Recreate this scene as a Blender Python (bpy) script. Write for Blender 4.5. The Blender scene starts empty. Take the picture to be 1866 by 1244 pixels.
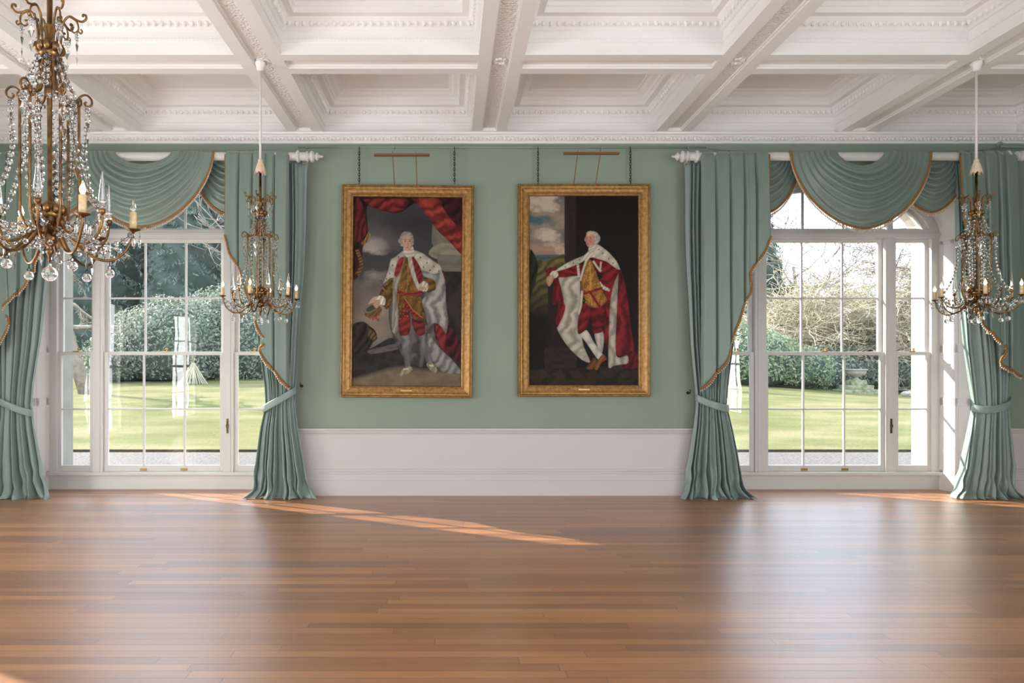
import bpy, math, random
import numpy as np
from math import sin, cos, pi, sqrt, radians
from mathutils import Vector, Matrix

scene = bpy.context.scene
COL = scene.collection
random.seed(7)

# ------------------------------------------------------------------ camera
CAMZ = 1.717
cam_d = bpy.data.cameras.new('camera')
cam_d.sensor_width = 36.0
cam_d.lens = 36.0 * 1283 / 1866
cam_d.shift_x = (933 - 820) / 1866
cam_d.shift_y = (665 - 622) / 1866
cam_d.clip_end = 400
cam = bpy.data.objects.new('camera', cam_d)
cam.location = (0, 0, CAMZ)
cam.rotation_euler = (radians(90), 0, 0)
COL.objects.link(cam)
scene.camera = cam

# ------------------------------------------------------------------ colour management
vs = scene.view_settings
vs.view_transform = 'Standard'
vs.look = 'None'
vs.gamma = 1.0
vs.use_curve_mapping = False
vs.exposure = 0.15

# ------------------------------------------------------------------ sky
def lin(r, g, b):
    f = lambda c: (c / 255 / 12.92) if c / 255 <= 0.04045 else ((c / 255 + 0.055) / 1.055) ** 2.4
    return (f(r), f(g), f(b), 1.0)

world = bpy.data.worlds.new('overcast_sky')
scene.world = world
world.use_nodes = True
wn, wl = world.node_tree.nodes, world.node_tree.links
bg = wn['Background']
tc = wn.new('ShaderNodeTexCoord'); mp = wn.new('ShaderNodeMapping'); mp.inputs['Scale'].default_value = (1, 1, 3)
nz = wn.new('ShaderNodeTexNoise'); nz.inputs['Scale'].default_value = 2.2; nz.inputs['Detail'].default_value = 5
rp = wn.new('ShaderNodeValToRGB')
rp.color_ramp.elements[0].position = 0.38; rp.color_ramp.elements[0].color = (0.62, 0.78, 1.0, 1)
rp.color_ramp.elements[1].position = 0.62; rp.color_ramp.elements[1].color = (0.86, 0.93, 1.0, 1)
wl.new(tc.outputs['Generated'], mp.inputs['Vector']); wl.new(mp.outputs[0], nz.inputs['Vector'])
wl.new(nz.outputs[0], rp.inputs[0]); wl.new(rp.outputs[0], bg.inputs[0])
bg.inputs[1].default_value = 3.6

# ------------------------------------------------------------------ sun and added fill lamps
def light(name, kind, loc, direction, energy, color=(1, 1, 1), **kw):
    d = bpy.data.lights.new(name, kind)
    d.energy = energy; d.color = color
    for k, v in kw.items():
        setattr(d, k, v)
    o = bpy.data.objects.new(name, d)
    o.location = loc
    o.rotation_euler = Vector(direction).to_track_quat('-Z', 'Y').to_euler()
    COL.objects.link(o)
    return o

el = radians(27.6)
az = radians(28.2)
SUN_DIR = Vector((cos(az) * cos(el), -sin(az) * cos(el), -sin(el)))
light('sun', 'SUN', (-20, 30, 20), SUN_DIR, 12.0, (1.0, 0.915, 0.81), angle=radians(0.6))

XL, XR, YN, YS = -6.92, 7.94, 9.3, -2.44         # room
ZS = 4.757                                       # underside of the ceiling beams
# added fill lamps, set behind the unseen windows of back and side walls
FILL_COL = (1.0, 0.97, 0.93)
for i, x in enumerate((-4.3, 0.5, 5.3)):
    light('fill_back', 'AREA', (x, YS - 0.33, 2.05), (0, 1, 0), 48, FILL_COL, shape='RECTANGLE', size=2.3, size_y=3.5)
for (y, e) in ((5.41, 150), (1.0, 230)):
    light('fill_left', 'AREA', (XL - 0.34, y, 1.68), (1, 0, 0), e, FILL_COL, shape='RECTANGLE', size=2.0, size_y=2.7)
for (y, e) in ((-0.7, 360),):
    light('fill_right', 'AREA', (XR + 0.34, y, 1.75), (-1, 0, 0), e, FILL_COL, shape='RECTANGLE', size=2.0, size_y=2.8)

cy = scene.cycles
cy.max_bounces = 10
cy.diffuse_bounces = 5
cy.glossy_bounces = 4
cy.transmission_bounces = 8
cy.transparent_max_bounces = 16
cy.caustics_reflective = True
cy.caustics_refractive = False
cy.sample_clamp_indirect = 6.0
cy.blur_glossy = 0.3
cy.use_denoising = True

# ------------------------------------------------------------------ materials
def nodes(name):
    m = bpy.data.materials.new(name); m.use_nodes = True
    nt = m.node_tree
    return m, nt.nodes, nt.links, nt.nodes['Principled BSDF']

def plain(name, col, rough=0.5, metal=0.0, bump=None, vary=None, spec=0.5, coords='Object', **kw):
    m, n, l, b = nodes(name)
    b.inputs['Base Color'].default_value = col
    b.inputs['Roughness'].default_value = rough
    b.inputs['Metallic'].default_value = metal
    b.inputs['Specular IOR Level'].default_value = spec
    for k, v in kw.items():
        b.inputs[k.replace('_', ' ')].default_value = v
    if bump or vary:
        t = n.new('ShaderNodeTexCoord')
    if vary:
        z = n.new('ShaderNodeTexNoise'); z.inputs['Scale'].default_value = vary[0]; z.inputs['Detail'].default_value = 4
        r = n.new('ShaderNodeMix'); r.data_type = 'RGBA'
        r.inputs[6].default_value = col
        r.inputs[7].default_value = vary[1]
        mr = n.new('ShaderNodeMapRange'); mr.inputs[1].default_value = 0.35; mr.inputs[2].default_value = 0.65
        l.new(t.outputs[coords], z.inputs['Vector']); l.new(z.outputs[0], mr.inputs[0]); l.new(mr.outputs[0], r.inputs[0])
        l.new(r.outputs[2], b.inputs['Base Color'])
    if bump:
        z = n.new('ShaderNodeTexNoise'); z.inputs['Scale'].default_value = bump[0]; z.inputs['Detail'].default_value = 3
        p = n.new('ShaderNodeBump'); p.inputs['Strength'].default_value = bump[1]; p.inputs['Distance'].default_value = bump[2]
        l.new(t.outputs[coords], z.inputs['Vector']); l.new(z.outputs[0], p.inputs['Height']); l.new(p.outputs[0], b.inputs['Normal'])
    return m

M = {}
M['wall'] = plain('green_wall_paint', (0.232, 0.292, 0.232, 1), 0.75, bump=(6, 0.15, 0.01), vary=(0.8, (0.248, 0.308, 0.246, 1)))
M['white'] = plain('white_joinery_paint', (0.66, 0.64, 0.615, 1), 0.42, bump=(5, 0.08, 0.01))
M['dado'] = plain('white_dado_paint', (0.56, 0.53, 0.52, 1), 0.45, bump=(3, 0.12, 0.02))
M['plaster'] = plain('white_plaster', (0.83, 0.815, 0.80, 1), 0.8, bump=(30, 0.1, 0.004))
M['stone'] = plain('pale_stone', (0.36, 0.335, 0.29, 1), 0.9, bump=(12, 0.4, 0.01), vary=(3, (0.29, 0.27, 0.235, 1)))
M['brass'] = plain('old_gilt_brass', (0.31, 0.175, 0.07, 1), 0.34, 1.0, bump=(60, 0.2, 0.002), vary=(25, (0.12, 0.075, 0.04, 1)))
M['dark_brass'] = plain('dark_brass', (0.17, 0.11, 0.06, 1), 0.4, 1.0, vary=(20, (0.07, 0.05, 0.03, 1)))
M['brass_plate'] = plain('brass_fitting', (0.45, 0.30, 0.10, 1), 0.35, 1.0)
M['lamp_brass'] = plain('picture_light_brass', (0.36, 0.17, 0.08, 1), 0.42, 0.6)
M['iron'] = plain('dark_iron', (0.03, 0.028, 0.025, 1), 0.5, 0.8)
M['candle'] = plain('candle_tube', (0.80, 0.66, 0.42, 1), 0.5, vary=(40, (0.62, 0.45, 0.22, 1)), Subsurface_Weight=0.2)
M['cream'] = plain('cream_tassel', (0.70, 0.55, 0.40, 1), 0.9, bump=(120, 0.8, 0.01))
M['gold_rope'] = plain('gold_rope', (0.42, 0.215, 0.055, 1), 0.55, 0.25, bump=(220, 1.0, 0.006), vary=(90, (0.25, 0.10, 0.02, 1)))
M['fringe'] = plain('beaded_fringe', (0.70, 0.60, 0.50, 1), 0.4, vary=(150, (0.48, 0.35, 0.24, 1)))
M['gravel'] = plain('gravel', (0.085, 0.075, 0.068, 1), 0.95, bump=(25, 1.0, 0.03), vary=(22, (0.19, 0.175, 0.16, 1)))
M['soil'] = plain('dark_soil', (0.06, 0.05, 0.03, 1), 1.0, bump=(30, 0.8, 0.02))
M['bark'] = plain('grey_bark', (0.38, 0.32, 0.27, 1), 0.95, bump=(14, 0.8, 0.03), vary=(5, (0.24, 0.20, 0.165, 1)))
M['twig'] = plain('pale_twigs', (0.50, 0.44, 0.32, 1), 0.95, vary=(2, (0.34, 0.31, 0.22, 1)))
M['lead'] = plain('weathered_stone', (0.33, 0.32, 0.24, 1), 0.9, bump=(12, 0.7, 0.02), vary=(6, (0.14, 0.17, 0.07, 1)))

def cloth(name, a, b_):
    m, n, l, b = nodes(name)
    t = n.new('ShaderNodeTexCoord')
    mp = n.new('ShaderNodeMapping'); mp.inputs['Scale'].default_value = (3, 3, 0.6)
    z = n.new('ShaderNodeTexNoise'); z.inputs['Scale'].default_value = 3; z.inputs['Detail'].default_value = 5
    mix = n.new('ShaderNodeMix'); mix.data_type = 'RGBA'
    mix.inputs[6].default_value = a; mix.inputs[7].default_value = b_
    l.new(t.outputs['Object'], mp.inputs[0]); l.new(mp.outputs[0], z.inputs['Vector'])
    l.new(z.outputs[0], mix.inputs[0]); l.new(mix.outputs[2], b.inputs['Base Color'])
    z2 = n.new('ShaderNodeTexNoise'); z2.inputs['Scale'].default_value = 9; z2.inputs['Detail'].default_value = 4
    p = n.new('ShaderNodeBump'); p.inputs['Strength'].default_value = 0.35; p.inputs['Distance'].default_value = 0.012
    mp2 = n.new('ShaderNodeMapping'); mp2.inputs['Scale'].default_value = (2.2, 2.2, 0.7)
    l.new(t.outputs['Object'], mp2.inputs[0]); l.new(mp2.outputs[0], z2.inputs['Vector'])
    l.new(z2.outputs[0], p.inputs['Height']); l.new(p.outputs[0], b.inputs['Normal'])
    b.inputs['Roughness'].default_value = 0.38
    b.inputs['Sheen Weight'].default_value = 0.25
    b.inputs['Sheen Tint'].default_value = (0.75, 0.95, 0.9, 1)
    return m
M['curtain'] = cloth('sage_silk', (0.200, 0.275, 0.245, 1), (0.250, 0.330, 0.300, 1))
M['swag'] = cloth('sage_swag_cloth', (0.165, 0.228, 0.190, 1), (0.205, 0.270, 0.230, 1))

def ornament():
    m, n, l, b = nodes('carved_plaster_ornament')
    b.inputs['Base Color'].default_value = (0.82, 0.80, 0.78, 1); b.inputs['Roughness'].default_value = 0.85
    t = n.new('ShaderNodeTexCoord')
    v = n.new('ShaderNodeTexVoronoi'); v.inputs['Scale'].default_value = 34; v.feature = 'F1'
    z = n.new('ShaderNodeTexNoise'); z.inputs['Scale'].default_value = 50
    ad = n.new('ShaderNodeMath'); ad.operation = 'ADD'
    p = n.new('ShaderNodeBump'); p.inputs['Strength'].default_value = 0.9; p.inputs['Distance'].default_value = 0.012
    l.new(t.outputs['Object'], v.inputs['Vector']); l.new(t.outputs['Object'], z.inputs['Vector'])
    l.new(v.outputs['Distance'], ad.inputs[0]); l.new(z.outputs[0], ad.inputs[1])
    l.new(ad.outputs[0], p.inputs['Height']); l.new(p.outputs[0], b.inputs['Normal'])
    return m
M['ornament'] = ornament()

def floor_mat():
    m, n, l, b = nodes('strip_oak_floor')
    t = n.new('ShaderNodeTexCoord')
    br = n.new('ShaderNodeTexBrick')
    br.offset = 0.37; br.squash = 1.0
    br.inputs['Scale'].default_value = 1.0
    br.inputs['Brick Width'].default_value = 2.1
    br.inputs['Row Height'].default_value = 0.092
    br.inputs['Mortar Size'].default_value = 0.0026
    br.inputs['Mortar Smooth'].default_value = 0.3
    br.inputs['Bias'].default_value = 0.0
    br.inputs['Color1'].default_value = (0.0, 0.0, 0.0, 1)
    br.inputs['Color2'].default_value = (1.0, 1.0, 1.0, 1)
    br.inputs['Mortar'].default_value = (0.5, 0.5, 0.5, 1)
    wv = n.new('ShaderNodeTexNoise'); wv.inputs['Scale'].default_value = 1.6
    mpw = n.new('ShaderNodeMapping'); mpw.inputs['Scale'].default_value = (0.5, 9, 1)
    l.new(t.outputs['Object'], mpw.inputs[0]); l.new(mpw.outputs[0], wv.inputs['Vector'])
    wv.inputs['Detail'].default_value = 5
    # grain along the boards
    mp = n.new('ShaderNodeMapping'); mp.inputs['Scale'].default_value = (4, 60, 1)
    g = n.new('ShaderNodeTexNoise'); g.inputs['Scale'].default_value = 1.0; g.inputs['Detail'].default_value = 6
    br.offset = 0.0                      # every row of boards starts at its own place
    sx_ = n.new('ShaderNodeSeparateXYZ'); cx_ = n.new('ShaderNodeCombineXYZ'); wn_ = n.new('ShaderNodeTexWhiteNoise'); wn_.noise_dimensions = '1D'
    d1 = n.new('ShaderNodeMath'); d1.operation = 'DIVIDE'; d1.inputs[1].default_value = 0.092
    d2 = n.new('ShaderNodeMath'); d2.operation = 'FLOOR'
    d3 = n.new('ShaderNodeMath'); d3.operation = 'MULTIPLY_ADD'; d3.inputs[1].default_value = 2.1 * 3
    l.new(t.outputs['Object'], sx_.inputs[0]); l.new(sx_.outputs[1], d1.inputs[0]); l.new(d1.outputs[0], d2.inputs[0]); l.new(d2.outputs[0], wn_.inputs['W'])
    l.new(wn_.outputs['Value'], d3.inputs[0]); l.new(sx_.outputs[0], d3.inputs[2]); l.new(d3.outputs[0], cx_.inputs[0]); l.new(sx_.outputs[1], cx_.inputs[1])
    l.new(cx_.outputs[0], br.inputs['Vector'])
    l.new(t.outputs['Object'], mp.inputs[0]); l.new(mp.outputs[0], g.inputs['Vector'])
    bigm = n.new('ShaderNodeMapping'); bigm.inputs['Scale'].default_value = (0.5, 2.2, 1)
    big = n.new('ShaderNodeTexNoise'); big.inputs['Scale'].default_value = 1.1; big.inputs['Detail'].default_value = 3
    l.new(t.outputs['Object'], bigm.inputs[0]); l.new(bigm.outputs[0], big.inputs['Vector'])
    def math(op, a, b2, c=None):
        k = n.new('ShaderNodeMath'); k.operation = op
        for i, x in enumerate((a, b2, c)):
            if x is None: continue
            if isinstance(x, (int, float)): k.inputs[i].default_value = x
            else: l.new(x, k.inputs[i])
        return k.outputs[0]
    sep = n.new('ShaderNodeSeparateColor'); l.new(br.outputs['Color'], sep.inputs[0])
    f = math('MULTIPLY', sep.outputs[0], 0.42)
    f = math('ADD', f, math('MULTIPLY', g.outputs[0], 0.30))
    f = math('ADD', f, math('MULTIPLY', wv.outputs[0], 0.22))
    f = math('ADD', f, math('MULTIPLY', big.outputs[0], 0.35))
    f = math('SUBTRACT', f, 0.16)
    rp = n.new('ShaderNodeValToRGB')
    e = rp.color_ramp.elements
    e[0].position = 0.15; e[0].color = (0.185, 0.062, 0.016, 1)
    e[1].position = 0.85; e[1].color = (0.55, 0.245, 0.080, 1)
    e2 = e.new(0.5); e2.color = (0.37, 0.142, 0.040, 1)
    l.new(f, rp.inputs[0])
    mx = n.new('ShaderNodeMix'); mx.data_type = 'RGBA'
    mx.inputs[7].default_value = (0.035, 0.018, 0.010, 1)
    l.new(rp.outputs[0], mx.inputs[6]); l.new(math('MULTIPLY', br.outputs['Fac'], 0.75), mx.inputs[0])
    l.new(mx.outputs[2], b.inputs['Base Color'])
    r = n.new('ShaderNodeMapRange'); r.inputs[3].default_value = 0.26; r.inputs[4].default_value = 0.42
    l.new(g.outputs[0], r.inputs[0]); l.new(r.outputs[0], b.inputs['Roughness'])
    b.inputs['IOR'].default_value = 3.1
    b.inputs['Specular IOR Level'].default_value = 0.6
    p = n.new('ShaderNodeBump'); p.inputs['Strength'].default_value = 0.22; p.inputs['Distance'].default_value = 0.003
    h = math('SUBTRACT', math('ADD', math('MULTIPLY', g.outputs[0], 0.5), math('MULTIPLY', sep.outputs[0], 0.3)), br.outputs['Fac'])
    l.new(h, p.inputs['Height']); l.new(p.outputs[0], b.inputs['Normal'])
    return m
M['floor'] = floor_mat()

def pane_mat():
    m = bpy.data.materials.new('window_glass'); m.use_nodes = True
    n, l = m.node_tree.nodes, m.node_tree.links
    n.clear()
    o = n.new('ShaderNodeOutputMaterial'); mx = n.new('ShaderNodeMixShader')
    tr = n.new('ShaderNodeBsdfTransparent'); tr.inputs[0].default_value = (0.97, 0.985, 0.98, 1)
    gl = n.new('ShaderNodeBsdfGlossy'); gl.inputs['Roughness'].default_value = 0.0
    fr = n.new('ShaderNodeFresnel'); fr.inputs[0].default_value = 1.6
    t = n.new('ShaderNodeTexCoord'); z = n.new('ShaderNodeTexNoise'); z.inputs['Scale'].default_value = 1.3
    p = n.new('ShaderNodeBump'); p.inputs['Strength'].default_value = 0.12; p.inputs['Distance'].default_value = 0.02
    l.new(t.outputs['Object'], z.inputs['Vector']); l.new(z.outputs[0], p.inputs['Height'])
    l.new(p.outputs[0], gl.inputs['Normal'])
    l.new(fr.outputs[0], mx.inputs[0]); l.new(tr.outputs[0], mx.inputs[1]); l.new(gl.outputs[0], mx.inputs[2])
    l.new(mx.outputs[0], o.inputs[0])
    return m
M['pane'] = pane_mat()

def crystal():
    m = bpy.data.materials.new('cut_crystal'); m.use_nodes = True
    n, l = m.node_tree.nodes, m.node_tree.links
    b = n['Principled BSDF']
    b.inputs['Base Color'].default_value = (1, 1, 1, 1)
    b.inputs['Transmission Weight'].default_value = 1.0
    b.inputs['Roughness'].default_value = 0.03
    b.inputs['IOR'].default_value = 1.52
    return m
M['crystal'] = crystal()

def emit(name, col, strength):
    m, n, l, b = nodes(name)
    b.inputs['Base Color'].default_value = col
    b.inputs['Emission Color'].default_value = col
    b.inputs['Emission Strength'].default_value = strength
    return m
M['filament'] = emit('glowing_filament', (1.0, 0.60, 0.26, 1), 30.0)

def leafy(name, a, b_, rough=0.5):
    m, n, l, b = nodes(name)
    g = n.new('ShaderNodeObjectInfo'); at = n.new('ShaderNodeAttribute'); at.attribute_name = 'tint'
    mix = n.new('ShaderNodeMix'); mix.data_type = 'RGBA'
    mix.inputs[6].default_value = a; mix.inputs[7].default_value = b_
    l.new(at.outputs['Fac'], mix.inputs[0]); l.new(mix.outputs[2], b.inputs['Base Color'])
    b.inputs['Roughness'].default_value = rough
    tr = n.new('ShaderNodeBsdfTranslucent'); ms = n.new('ShaderNodeMixShader'); ms.inputs[0].default_value = 0.42
    l.new(mix.outputs[2], tr.inputs[0]); l.new(b.outputs[0], ms.inputs[1]); l.new(tr.outputs[0], ms.inputs[2])
    l.new(ms.outputs[0], n['Material Output'].inputs[0])
    return m
M['rhodo'] = leafy('rhododendron_leaves', (0.13, 0.165, 0.115, 1), (0.40, 0.43, 0.34, 1), 0.42)
M['laurel'] = leafy('laurel_leaves', (0.16, 0.22, 0.12, 1), (0.44, 0.50, 0.32, 1), 0.45)
M['conifer'] = leafy('conifer_needles', (0.11, 0.145, 0.12, 1), (0.24, 0.29, 0.24, 1), 0.8)
M['far_wood'] = leafy('mixed_woodland_leaves', (0.13, 0.15, 0.125, 1), (0.28, 0.29, 0.25, 1), 0.9)

def lawn_mat():
    m, n, l, b = nodes('lawn_grass')
    t = n.new('ShaderNodeTexCoord')
    def noise(s, sc, d=5):
        mp = n.new('ShaderNodeMapping'); mp.inputs['Scale'].default_value = sc
        z = n.new('ShaderNodeTexNoise'); z.inputs['Scale'].default_value = s; z.inputs['Detail'].default_value = d
        l.new(t.outputs['Object'], mp.inputs[0]); l.new(mp.outputs[0], z.inputs['Vector'])
        return z.outputs[0]
    a = noise(1.0, (0.4, 0.75, 1)); c = noise(14, (1, 2.5, 1)); 
    ad = n.new('ShaderNodeMath'); ad.operation = 'MULTIPLY_ADD'; ad.inputs[1].default_value = 0.6
    l.new(c, ad.inputs[0]); l.new(a, ad.inputs[2])
    rp = n.new('ShaderNodeValToRGB'); e = rp.color_ramp.elements
    e[0].position = 0.60; e[0].color = (0.125, 0.133, 0.050, 1)
    e[1].position = 1.0; e[1].color = (0.25, 0.225, 0.125, 1)
    e2 = e.new(0.78); e2.color = (0.172, 0.175, 0.075, 1)
    l.new(ad.outputs[0], rp.inputs[0]); l.new(rp.outputs[0], b.inputs['Base Color'])
    b.inputs['Roughness'].default_value = 1.0; b.inputs['Specular IOR Level'].default_value = 0.1
    p = n.new('ShaderNodeBump'); p.inputs['Strength'].default_value = 0.7; p.inputs['Distance'].default_value = 0.06
    l.new(c, p.inputs['Height']); l.new(p.outputs[0], b.inputs['Normal'])
    return m
M['lawn'] = lawn_mat()

def vcol(name, rough=0.45):
    m, n, l, b = nodes(name)
    at = n.new('ShaderNodeAttribute'); at.attribute_name = 'paint'
    l.new(at.outputs['Color'], b.inputs['Base Color'])
    b.inputs['Roughness'].default_value = rough
    b.inputs['Specular IOR Level'].default_value = 0.12
    return m
M['oil'] = vcol('oil_paint')

def gilt():
    m, n, l, b = nodes('gilded_frame')
    t = n.new('ShaderNodeTexCoord'); z = n.new('ShaderNodeTexNoise'); z.inputs['Scale'].default_value = 22; z.inputs['Detail'].default_value = 8
    rp = n.new('ShaderNodeValToRGB'); e = rp.color_ramp.elements
    e[0].position = 0.30; e[0].color = (0.24, 0.12, 0.038, 1)
    e[1].position = 0.66; e[1].color = (0.47, 0.265, 0.085, 1)
    l.new(t.outputs['Object'], z.inputs['Vector']); l.new(z.outputs[0], rp.inputs[0]); l.new(rp.outputs[0], b.inputs['Base Color'])
    b.inputs['Metallic'].default_value = 0.55; b.inputs['Roughness'].default_value = 0.42
    z2 = n.new('ShaderNodeTexNoise'); z2.inputs['Scale'].default_value = 70
    p = n.new('ShaderNodeBump'); p.inputs['Strength'].default_value = 0.4; p.inputs['Distance'].default_value = 0.004
    l.new(t.outputs['Object'], z2.inputs['Vector']); l.new(z2.outputs[0], p.inputs['Height']); l.new(p.outputs[0], b.inputs['Normal'])
    return m
M['gilt'] = gilt()
M['worn_gilt'] = plain('worn_dark_gilding', (0.14, 0.065, 0.022, 1), 0.5, 0.4, vary=(18, (0.30, 0.15, 0.05, 1)))
M['rail_paint'] = M['wall']

# ------------------------------------------------------------------ mesh helpers
class MB:
    def __init__(s): s.v = []; s.f = []; s.m = []; s.mi = 0
    def add(s, vs_, fs):
        o = len(s.v); s.v += [tuple(p) for p in vs_]
        s.f += [tuple(i + o for i in f) for f in fs]; s.m += [s.mi] * len(fs)
        return s
    def box(s, x0, x1, y0, y1, z0, z1):
        v = [(x, y, z) for z in (z0, z1) for y in (y0, y1) for x in (x0, x1)]
        return s.add(v, [(0, 2, 3, 1), (4, 5, 7, 6), (0, 1, 5, 4), (2, 6, 7, 3), (0, 4, 6, 2), (1, 3, 7, 5)])
    def quad(s, a, b, c, d): return s.add([a, b, c, d], [(0, 1, 2, 3)])
    def grid(s, fn, nu, nv, wrap=False):
        v = [fn(i / nu, j / nv) for j in range(nv + 1) for i in range(nu if wrap else nu + 1)]
        w = nu if wrap else nu + 1
        f = [(j * w + i, j * w + (i + 1) % w, (j + 1) * w + (i + 1) % w, (j + 1) * w + i) for j in range(nv) for i in range(nu)]
        return s.add(v, f)
    def lathe(s, prof, c=(0, 0, 0), n=16, axis='z'):
        v = []
        for r, h in prof:
            for k in range(n):
                a = 2 * pi * k / n
                if axis == 'z': v.append((c[0] + r * cos(a), c[1] + r * sin(a), c[2] + h))
                elif axis == 'x': v.append((c[0] + h, c[1] + r * cos(a), c[2] + r * sin(a)))
                else: v.append((c[0] + r * cos(a), c[1] + h, c[2] + r * sin(a)))
        f = [(j * n + i, j * n + (i + 1) % n, (j + 1) * n + (i + 1) % n, (j + 1) * n + i) for j in range(len(prof) - 1) for i in range(n)]
        f.append(tuple(reversed(range(n)))); f.append(tuple(range((len(prof) - 1) * n, len(prof) * n)))
        return s.add(v, f)
    def ball(s, c, r, n=8, m=5, rz=None):
        rz = rz or r
        s.lathe([(max(r * sin(pi * j / m), r * 0.02), -rz * cos(pi * j / m)) for j in range(m + 1)], c, n)
        return s
    def tube(s, pts, r, n=8, closed=False):
        pts = [Vector(p) for p in pts]; N = len(pts); v = []
        up = Vector((0, 0, 1)); prev = None
        for i, p in enumerate(pts):
            a = pts[(i - 1) % N] if (closed or i > 0) else p
            b = pts[(i + 1) % N] if (closed or i < N - 1) else p
            d = (b - a).normalized() if (b - a).length > 1e-9 else Vector((0, 0, 1))
            if prev is None:
                x = d.cross(up)
                if x.length < 1e-3: x = d.cross(Vector((1, 0, 0)))
            else:
                x = prev - d * prev.dot(d)
                if x.length < 1e-4: x = d.orthogonal()
            x.normalize(); prev = x; y = d.cross(x)
            rr = r(i / (N - 1)) if callable(r) else r
            for k in range(n):
                t = 2 * pi * k / n
                v.append(p + (x * cos(t) + y * sin(t)) * rr)
        f = []
        J = N if closed else N - 1
        for j in range(J):
            for i in range(n):
                f.append((j * n + i, j * n + (i + 1) % n, ((j + 1) % N) * n + (i + 1) % n, ((j + 1) % N) * n + i))
        if not closed:
            f.append(tuple(reversed(range(n)))); f.append(tuple(range((N - 1) * n, N * n)))
        return s.add(v, f)
    def build(s, name, mat, parent=None, smooth=False, loc=None, bevel=0, solid=0, sub=0):
        me = bpy.data.meshes.new(name)
        me.from_pydata(s.v, [], s.f)
        for m_ in (mat if isinstance(mat, (list, tuple)) else [mat]): me.materials.append(m_)
        if any(s.m): me.polygons.foreach_set('material_index', s.m)
        if smooth: me.polygons.foreach_set('use_smooth', [True] * len(me.polygons))
        me.update()
        o = bpy.data.objects.new(name, me); COL.objects.link(o)
        if parent: o.parent = parent
        if loc: o.location = loc
        if bevel:
            k = o.modifiers.new('b', 'BEVEL'); k.width = bevel; k.segments = 2; k.limit_method = 'ANGLE'
        if solid:
            k = o.modifiers.new('s', 'SOLIDIFY'); k.thickness = solid
        return o

def tag(o, label=None, cat=None, group=None, kind=None):
    if label: o['label'] = label
    if cat: o['category'] = cat
    if group: o['group'] = group
    if kind: o['kind'] = kind
    return o
def empty(name, loc=(0, 0, 0), rz=0):
    o = bpy.data.objects.new(name, None); COL.objects.link(o)
    o.location = loc; o.rotation_euler = (0, 0, rz); o.empty_display_size = 0.2
    return o
def struct(o):
    o['kind'] = 'structure'; return o
def copy_tree(o, parent=None):
    c = o.copy(); COL.objects.link(c)
    if parent: c.parent = parent
    for ch in list(o.children): copy_tree(ch, c)
    return c
def spline(pts, n):
    """Catmull-Rom through pts, n samples per span"""
    P = [Vector(p) for p in pts]; P = [P[0] * 2 - P[1]] + P + [P[-1] * 2 - P[-2]]
    out = []
    for i in range(1, len(P) - 2):
        for k in range(n):
            t = k / n
            a, b, c, d = P[i - 1], P[i], P[i + 1], P[i + 2]
            out.append(0.5 * ((2 * b) + (c - a) * t + (2 * a - 5 * b + 4 * c - d) * t * t + (3 * b - 3 * c + d - a) * t ** 3))
    out.append(P[-2])
    return out
def interp(x, xs, ys):
    return float(np.interp(x, xs, ys))

# ------------------------------------------------------------------ room shell
WC = (-3.96, 5.18)                # window centres
SPR = 3.50                        # springing height
def arch_z(u, W, rise, spring=SPR):
    return spring + rise * sqrt(max(0.0, 1 - (u / W) ** 2))

mb = MB(); mb.box(XL - 0.4, XR + 0.4, YS - 0.4, 9.73, -0.12, 0)
struct(mb.build('floor', M['floor']))

def opening_wall(mb, y, W, rise, x0, x1, z0, z1, centres, base=0.0):
    xs = [x0]
    N = 24
    edges = []
    for c in centres:
        mb.quad((xs[-1], y, z0), (c - W, y, z0), (c - W, y, z1), (xs[-1], y, z1))
        for k in range(N):
            a0, a1 = pi - pi * k / N, pi - pi * (k + 1) / N
            u0, u1 = W * cos(a0), W * cos(a1)
            mb.quad((c + u0, y, arch_z(u0, W, rise)), (c + u1, y, arch_z(u1, W, rise)), (c + u1, y, z1), (c + u0, y, z1))
        if base > z0:
            mb.quad((c - W, y, z0), (c + W, y, z0), (c + W, y, base), (c - W, y, base))
        xs.append(c + W)
    mb.quad((xs[-1], y, z0), (x1, y, z0), (x1, y, z1), (xs[-1], y, z1))
def contour(c, y, W, rise, z0):
    N = 24
    return [(c - W, y, z0)] + [(c + W * cos(pi - pi * k / N), y, arch_z(W * cos(pi - pi * k / N), W, rise)) for k in range(N + 1)] + [(c + W, y, z0)]
def loft(mb, A, B):
    n = len(A)
    mb.add(A + B, [(i, i + 1, n + i + 1, n + i) for i in range(n - 1)])

W0, R0, W1, R1, W2, R2 = 1.69, 0.84, 1.57, 0.78, 1.50, 0.76
mb = MB()
opening_wall(mb, YN, W0, R0, XL - 0.2, XR + 0.2, 0, 5.4, WC)
mb.mi = 1
for c in WC: loft(mb, contour(c, YN, W0, R0, 0), contour(c, 9.73, W1, R1, 0))
mb.mi = 2
for c in WC: loft(mb, contour(c, 9.84, W2, R2, -0.1), contour(c, 10.20, W2, R2, -0.1))
for c in WC: mb.box(c - 1.8, c + 1.8, 9.74, 10.24, -0.15, 0.19)
opening_wall(mb, 10.20, W2, R2, XL - 0.6, XR + 0.6, -0.2, 6.2, WC)
mb.mi = 0
opening_wall(mb, 9.80, W2 + 0.05, R2 + 0.05, XL - 0.4, XR + 0.4, 0, 6.0, WC)
struct(mb.build('wall_north', [M['wall'], M['white'], M['stone']]))

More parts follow.
